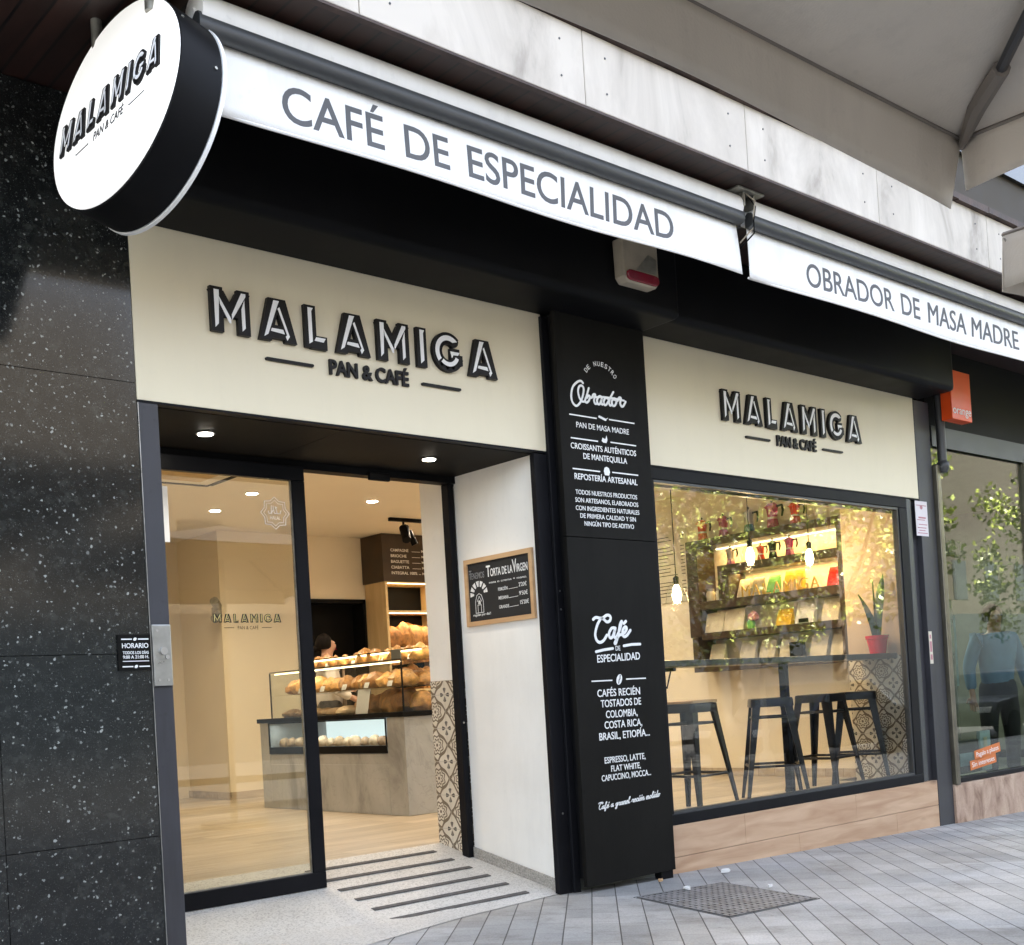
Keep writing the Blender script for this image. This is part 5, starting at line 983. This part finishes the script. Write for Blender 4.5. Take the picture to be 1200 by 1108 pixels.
tt = thing('side_table', 'small dark table behind the pillar holding the red pot', 'table', (1.42, 1.36, .21)); obj('table_top', MB().box(1.16, 1.68, 1.18, 1.54, .985, 1.02), K['black'], tt, bevel=.003)
for sx, sy in ((1.19, 1.2), (1.65, 1.2), (1.19, 1.52), (1.65, 1.52)): obj('leg', MB().box(sx - .015, sx + .015, sy - .015, sy + .015, .212, .9845), K['black'], tt)
o = tag(obj('coffee_grinder', MB().box(1.24, 1.40, 1.28, 1.44, 1.0205, 1.22).lathe((1.32, 1.36, 1.2205), [(.05, 0), (.09, .14), (.092, .15)], 16).lathe((1.32, 1.36, 1.3715), [(.09, 0), (.02, .04)], 16), K['black'], bevel=.006), 'black coffee grinder on the table behind the pillar', 'grinder')
tag(obj('table_menu', MB().box(1.9, 1.91, 1.7, 1.9, 1.55, 1.75), K['kraft'], bevel=.002), 'small kraft sheet hanging behind the pillar', 'menu') if False else None

def make_stool(label, wood):
    t = thing('bar_stool', label, 'bar stool', (0, 0, 0), 'bar stools behind the shop window'); k = K['blackiron']
    b = MB(); hs_ = .150; pts = []
    def rr(h, c, z): return [(sx * (h - c) + c * math.cos(R(a0 + a)), sy * (h - c) + c * math.sin(R(a0 + a)), z) for sx, sy, a0 in ((1, 1, 0), (-1, 1, 90), (-1, -1, 180), (1, -1, 270)) for a in (0, 30, 60, 90)]
    obj('seat', b.rings([rr(hs_ + .004, .04, .675), rr(hs_, .035, .725), rr(hs_ - .004, .033, .735), rr(hs_ - .02, .03, .738)]), k, t, smooth=True)
    if wood: obj('wooden_seat_pad', MB().rings([rr(hs_ + .003, .035, .7385), rr(hs_ + .003, .035, .755), rr(hs_ - .003, .033, .758)]), K['lightwood'], t)
    for sx, sy in ((1, 1), (1, -1), (-1, 1), (-1, -1)):
        b = MB(); p0 = (sx * .118, sy * .118, .70); p1 = (sx * .205, sy * .205, .0); out = []
        for v in (0, .08, .35, .7, 1):
            cx_, cy_, z = [p0[i] + (p1[i] - p0[i]) * v for i in range(3)]; w = .058 - .036 * v; d = .012
            o_ = (cx_ + sx * .022, cy_ + sy * .022); out.append([(o_[0], o_[1], z), (o_[0] - sx * w, o_[1] + sy * .002, z), (o_[0] - sx * w, o_[1] - sy * d, z), (o_[0] - sx * d, o_[1] - sy * d, z), (o_[0] - sx * d, o_[1] - sy * w, z), (o_[0] + sx * .002, o_[1] - sy * w, z)])
        obj('leg', b.rings(out), k, t); 
    q = .118 + .087 * (.45 / .70) + .008; q2 = .118 + .087 * .14 + .006
    for nm, qq, z, r in (('footrest', q, .25, .010), ('brace', q2, .60, .009)):
        b = MB()
        for a, c in (((-qq, -qq), (qq, -qq)), ((qq, -qq), (qq, qq)), ((qq, qq), (-qq, qq)), ((-qq, qq), (-qq, -qq))): b.tube([(a[0], a[1], z), (c[0], c[1], z)], r, 8)
        obj(nm, b, k, t, smooth=True)
    return t
ST = [(1.85, .80, .05, 'bar stool with wooden seat nearest the black pillar', True), (2.67, .72, .75, 'bar stool standing beside the ledge leg', False), (1.12, 1.0, .3, 'bar stool mostly hidden behind the black pillar', False), (3.42, .80, .1, 'bar stool second from the tiled wall', False), (3.83, .74, .55, 'bar stool nearest the tiled wall', False)]
s0 = make_stool(ST[0][3], True); s1 = make_stool(ST[1][3], False)
for i, (x, y, rz_, lab, wd) in enumerate(ST):
    o = s0 if i == 0 else s1 if i == 1 else copy_tree(s1, label=lab)
    o.location = (x, y, .2105); o.rotation_euler = (0, 0, rz_)
# pendant bulbs
for i, (x, y, z, lab) in enumerate(((2.85, .95, 1.96, 'glowing filament pendant in the middle of the shop window'), (3.72, 1.02, 1.99, 'glowing filament pendant nearest the snake plant'), (1.98, .95, 1.66, 'glowing pendant bulb close to the black pillar'))):
    t = thing('pendant_lamp', lab, 'pendant lamp', (x, y, z), 'pendant lamps in the window'); obj('flex', MB().tube([(x, y, 2.919), (x, y, z + .19)], .004, 6), K['black'], t); obj('socket', MB().lathe((x, y, z + .13), [(.018, 0), (.022, .05), (.008, .062)], 12), K['black'], t, smooth=True)
    obj('bulb', MB().lathe((x, y, z + .015), [(.003, -.02), (.024, .0), (.033, .04), (.024, .085), (.012, .112)], 14), K['bulb'], t, smooth=True); obj('glass_shade', MB().lathe((x, y, z), [(.085, 0), (.075, .05), (.05, .12), (.022, .165)], 24, False), K['case_glass'], t, smooth=True)
    l = bpy.data.lights.new('pendant_light', 'POINT'); l.energy = 1.0; l.color = (1, .66, .32); l.shadow_soft_size = .03; o = bpy.data.objects.new('pendant_light', l); COL.objects.link(o); o.location = (x, y, z - .03)
l = bpy.data.lights.new('neighbour_lamp', 'AREA'); l.shape = 'RECTANGLE'; l.size = 3; l.size_y = .1; l.energy = 16; l.color = (.95, 1, .9); o = bpy.data.objects.new('neighbour_lamp', l); COL.objects.link(o); o.location = (6.6, 2.6, 2.95)
tag(obj('strip_light', MB().box(5.1, 8.1, 2.55, 2.65, 2.955, 2.979), emit('strip_glow', (.95, 1, .9), 2.5)), 'ceiling strip light inside the neighbouring shop', 'ceiling light')

# ================================================================== STREET
gr = thing('drain_grate', 'square cast iron grate set into the paving before the pillar', 'drain grate', (.27, -.7, -.03))
cn = [(.04, -.316), (.675, -.363), (.50, -1.094), (-.15, -1.069)]
def gp(u, v, dz): 
    a = Vector(cn[3]).lerp(Vector(cn[2]), u); c = Vector(cn[0]).lerp(Vector(cn[1]), u); q = a.lerp(c, v); return (q.x, q.y, gz(q.x) + dz)
b = MB().quad(gp(0, 0, .002), gp(1, 0, .002), gp(1, 1, .002), gp(0, 1, .002)); obj('pit', b, K['black'], gr)
b = MB(); N_ = 15
def bar3(u0, v0, u1, v1): b.rings([[gp(u0, v0, .003), gp(u1, v0, .003), gp(u1, v0, .006), gp(u0, v0, .006)], [gp(u0, v1, .003), gp(u1, v1, .003), gp(u1, v1, .006), gp(u0, v1, .006)]])
for i in range(N_ + 1): u = i / N_; bar3(max(0, u - .020), 0, min(1, u + .020), 1)
obj('bars', b, K['iron'], gr); b = MB()
def bar4(u0, v0, u1, v1): b.rings([[gp(u0, v0, .0025), gp(u0, v1, .0025), gp(u0, v1, .0055), gp(u0, v0, .0055)], [gp(u1, v0, .0025), gp(u1, v1, .0025), gp(u1, v1, .0055), gp(u1, v0, .0055)]])
for i in range(N_ + 1): v = i / N_; bar4(0, max(0, v - .020), 1, min(1, v + .020))
obj('cross_bars', b, K['iron'], gr)
b = MB().rings([[gp(-.02, -.02, z), gp(1.02, -.02, z), gp(1.02, 1.02, z), gp(-.02, 1.02, z)] for z in (.001, .0035)], False); obj('rim', b, K['iron'], gr)
def scrap(x, y, s, mat, lab, name='litter_scrap'):
    n = 7; z = gz(x) + .004; r = random.Random(int(x * 100)); p = [(x + s * math.cos(2 * math.pi * i / n) * r.uniform(.6, 1.2), y + s * .6 * math.sin(2 * math.pi * i / n) * r.uniform(.6, 1.2)) for i in range(n)]
    tag(obj(name, MB().rings([[(a, c, z + r.uniform(0, .01)) for a, c in p], [(a, c, z + .012 + r.uniform(0, .01)) for a, c in p]]), K[mat]), lab, 'litter')
scrap(1.0, -.13, .036, 'paper', 'crumpled white paper scrap beside the wood plinth'); scrap(.36, -.38, .028, 'paper', 'pale crumpled scrap lying on the iron grate'); scrap(.50, -.07, .02, 'lightwood', 'brown dry leaf under the black pillar', 'dry_leaf'); scrap(.66, -.70, .02, 'paper', 'tiny pale scrap at the edge of the iron grate')

# parasols over the terrace
def parasol(label, cx, cy, zc, hx, hy, apex, vh, seed):
    t = thing('parasol', label, 'parasol', (cx, cy, 0), 'terrace parasols'); n = 14; m = MB(); vs = []
    c4 = [(cx - hx, cy + hy), (cx + hx, cy + hy), (cx + hx, cy - hy), (cx - hx, cy - hy)]
    def edge(i, u): a, c = Vector(c4[i]), Vector(c4[(i + 1) % 4]); return a.lerp(c, u)
    ca = Vector((cx, cy))
    for i in range(4):
        vs = []
        for j in range(9):
            v = j / 8
            for q in range(n + 1):
                u = q / n; e = ca.lerp(edge(i, u), v); sag = -.05 * math.sin(math.pi * u) * math.sin(math.pi * min(1, v * .95)) - .012 * v * math.sin(math.pi * u); vs.append((e.x, e.y, apex + (zc - apex) * v ** .92 + sag))
        m.add(vs, [(j * (n + 1) + q, j * (n + 1) + q + 1, (j + 1) * (n + 1) + q + 1, (j + 1) * (n + 1) + q) for j in range(8) for q in range(n)])
    cv = obj('canopy', m, K['parasol'], t, smooth=True)
    for i in range(4):
        vm = MB(); vs = []; a, c = Vector(c4[i]), Vector(c4[(i + 1) % 4]); nrm = Vector((-(c - a).y, (c - a).x)).normalized()
        for j in range(6):
            v = j / 5
            for q in range(31):
                u = q / 30; e = a.lerp(c, u); w = (.016 * math.sin(u * 9 + seed + i)) * v; sw = (-.085 * max(0, u - .8) * 5 if i == 0 else 0) * v; hh = vh * (.62 if i == 1 else 1); vs.append((e.x + nrm.x * w + sw, e.y + nrm.y * w, zc - .012 * math.sin(math.pi * u) - (hh + .012 * math.sin(u * 7 + i * 2 + seed) + .022 * (abs(u - .5) * 2) ** 8) * v))
        vm.add(vs, [(j * 31 + q, j * 31 + q + 1, (j + 1) * 31 + q + 1, (j + 1) * 31 + q) for j in range(5) for q in range(30)]); o = obj('valance', vm, K['parasol'], t, smooth=True); sd2 = o.modifiers.new('cloth', 'SOLIDIFY'); sd2.thickness = .003
        sm = MB().tube([(a.lerp(c, q / 20).x, a.lerp(c, q / 20).y, zc - .006 - .012 * math.sin(math.pi * q / 20)) for q in range(21)], .0075, 6); obj('seam', sm, K['seam'], o)
        rb = MB().tube([(cx, cy, apex - .06), (ca.lerp(a, .86).x, ca.lerp(a, .86).y, apex + (zc - apex) * .87 - .035)], .017, 8); obj('rib', rb, K['pole'], t, smooth=True)
        pk = MB().tube([(ca.lerp(a, .84).x, ca.lerp(a, .84).y, apex + (zc - apex) * .86 - .035), (ca.lerp(a, .93).x, ca.lerp(a, .93).y, zc + .02), (a.x, a.y, zc - .03)], [.026, .03, .012], 8); obj('corner_pocket', pk, K['seam'], t, smooth=True)
    obj('pole', MB().tube([(cx, cy, gz(cx)), (cx, cy, apex - .03)], .035, 16).lathe((cx, cy, gz(cx)), [(.32, 0), (.32, .06), (.06, .08)], 24), K['pole'], t, smooth=True); return t
parasol('large taupe parasol over the terrace with its corner above the shop window', -2.53, -4.45, 2.75, 1.70, 1.70, 3.15, .215, 0.0)
parasol('second taupe parasol further along behind the nearer one', 1.12, -4.45, 2.50, 1.70, 1.70, 2.92, .16, 2.0)

# what the glass mirrors: plane trees, lamp post, cars and houses across the street
def tree_mesh(seed):
    r = random.Random(seed); L_ = MB(); T_ = MB(); T_.tube([(0, 0, 0), (.06, .03, 1.5), (.0, .1, 3.0)], [.19, .15, .12], 12)
    for i in range(7):
        a = i * .9 + r.random(); e = (1.6 * math.cos(a), 1.6 * math.sin(a), 4.6 + r.uniform(-.6, 1.2)); T_.tube([(0, .1, 2.7 + .12 * i), (e[0] * .5, e[1] * .5, 3.7 + .1 * i), e], [.075, .05, .02], 7)
    for i in range(46):
        a = r.uniform(0, 6.28); rad = 2.5 * math.sqrt(r.random()); cx_, cy_, cz_ = rad * math.cos(a), rad * math.sin(a), r.uniform(2.4, 6.6); cr = r.uniform(.35, .8)
        for j in range(95):
            d = Vector((r.gauss(0, 1), r.gauss(0, 1), r.gauss(0, .8))).normalized() * cr * r.random() ** .45; p = Vector((cx_, cy_, cz_)) + d; u = Vector((r.gauss(0, 1), r.gauss(0, 1), r.gauss(0, 1))).normalized(); w = u.cross(Vector((r.gauss(0, 1), r.gauss(0, 1), r.gauss(0, 1)))).normalized(); s_ = r.uniform(.05, .10)
            L_.quad(p - u * s_, p - w * s_ * .6, p + u * s_, p + w * s_ * .6)
    return T_, L_
tg = None
for i, (x, y, rz_, s_) in enumerate(((15.9, -8.6, 0, .95), (14.0, -9.6, 2.1, .8), (19.6, -5.2, 3.0, .8), (8.0, -5.3, 1.2, .62), (36, -10.5, 5.2, 1.1))):  # the two trees nearest the shop side are added to darken the reflections
    if tg is None:
        T_, L_ = tree_mesh(5); tg = thing('plane_tree', 'leafy plane tree of the mirrored street', 'tree', (0, 0, 0), 'plane trees across the street'); obj('trunk', T_, K['bark'], tg, smooth=True, origin=(0, 0, 0)); obj('crown', L_, K['leaf'], tg, origin=(0, 0, 0)); o = tg
    else: o = copy_tree(tg)
    o.location = (x, y, -.3); o.rotation_euler = (0, 0, rz_); o.scale = (s_, s_, s_)
lp = thing('street_lamp', 'slim white street lamp at the kerb, mirrored in the shop window', 'street lamp', (9.2, -5.6, -.2)); obj('pole', MB().tube([(9.45, -5.6, -.25), (9.45, -5.6, 3.4)], [.045, .032], 12).lathe((9.45, -5.6, -.25), [(.11, 0), (.11, .25), (.06, .35)], 16), K['paint'], lp, smooth=True); obj('lantern', MB().lathe((9.45, -5.6, 3.4), [(.06, 0), (.14, .3), (.16, .32), (.03, .42)], 16), K['paint'], lp, smooth=True)
def car(label, x, y, mat):
    t = thing('parked_car', label, 'car', (x, y, -.35)); f = frame((x, y, gz(x) - .12), (1, 0, 0), (0, 0, 1), (0, -1, 0))
    prof = [(-2.1, .32), (-2.15, .62), (-2.0, .82), (-1.0, .92), (-.45, 1.40), (.75, 1.45), (1.55, .98), (2.05, .90), (2.12, .5), (2.05, .3)]; obj('body', MB().prism(prof, f, -.85, .85), K[mat], t, bevel=.06)
    obj('windows', MB().prism([(-.85, .95), (-.40, 1.34), (.10, 1.37), (.10, .95)], f, -.857, .857).prism([(.16, .95), (.16, 1.37), (.70, 1.38), (1.30, .98)], f, -.857, .857), K['darkglass'], t)
    for wx in (-1.35, 1.35):
        for sy in (-1, 1): obj('wheel', MB().tube([(x + wx, y + sy * .70, gz(x) + .19), (x + wx, y + sy * .86, gz(x) + .19)], .31, 20), K['frame'], t)
    for sy in (-.6, .6): obj('headlight', MB().box(x - 2.17, x - 2.08, y + sy - .15, y + sy + .15, gz(x) + .48, gz(x) + .60), K['paper'], t, bevel=.02)
car('dark blue car parked at the kerb opposite the bakery', 13.2, -7.5, 'navy'); car('added dark car further along the kerb, dimming the mirrored view', 20.8, -7.6, 'bar')  # the further car is added to darken the neighbouring shop's glass
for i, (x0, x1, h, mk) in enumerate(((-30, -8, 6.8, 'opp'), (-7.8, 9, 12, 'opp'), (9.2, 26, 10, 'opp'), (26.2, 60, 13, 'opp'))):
    t = thing('street_house', ['dark brown house across the street far left', 'dark brown house straight across the street', 'dark brown house across the street mirrored in the window', 'dark brown house across the street far right'][i], 'house', ((x0 + x1) / 2, -26, 0)); obj('facade', MB().box(x0, x1, -30, -24, -1, h), K['opp'], t); obj('dark_ground_band', MB().box(x0 + .2, x1 - .2, -23.999, -23.9, -1, 3.9), K['darkglass'], t); b = MB()  # dark ground-floor band added to dim the mirrored street
    for k in range(int((x1 - x0) / 3.2)):
        b.box(x0 + 1 + 3.2 * k, x0 + 2.3 + 3.2 * k, -24.0 + .002, -23.97, 4.6, 6.5)
    obj('windows', b, K['darkglass'], t)

for q_ in bpy.data.lights:
    if q_.type != 'SUN': q_.energy *= LF
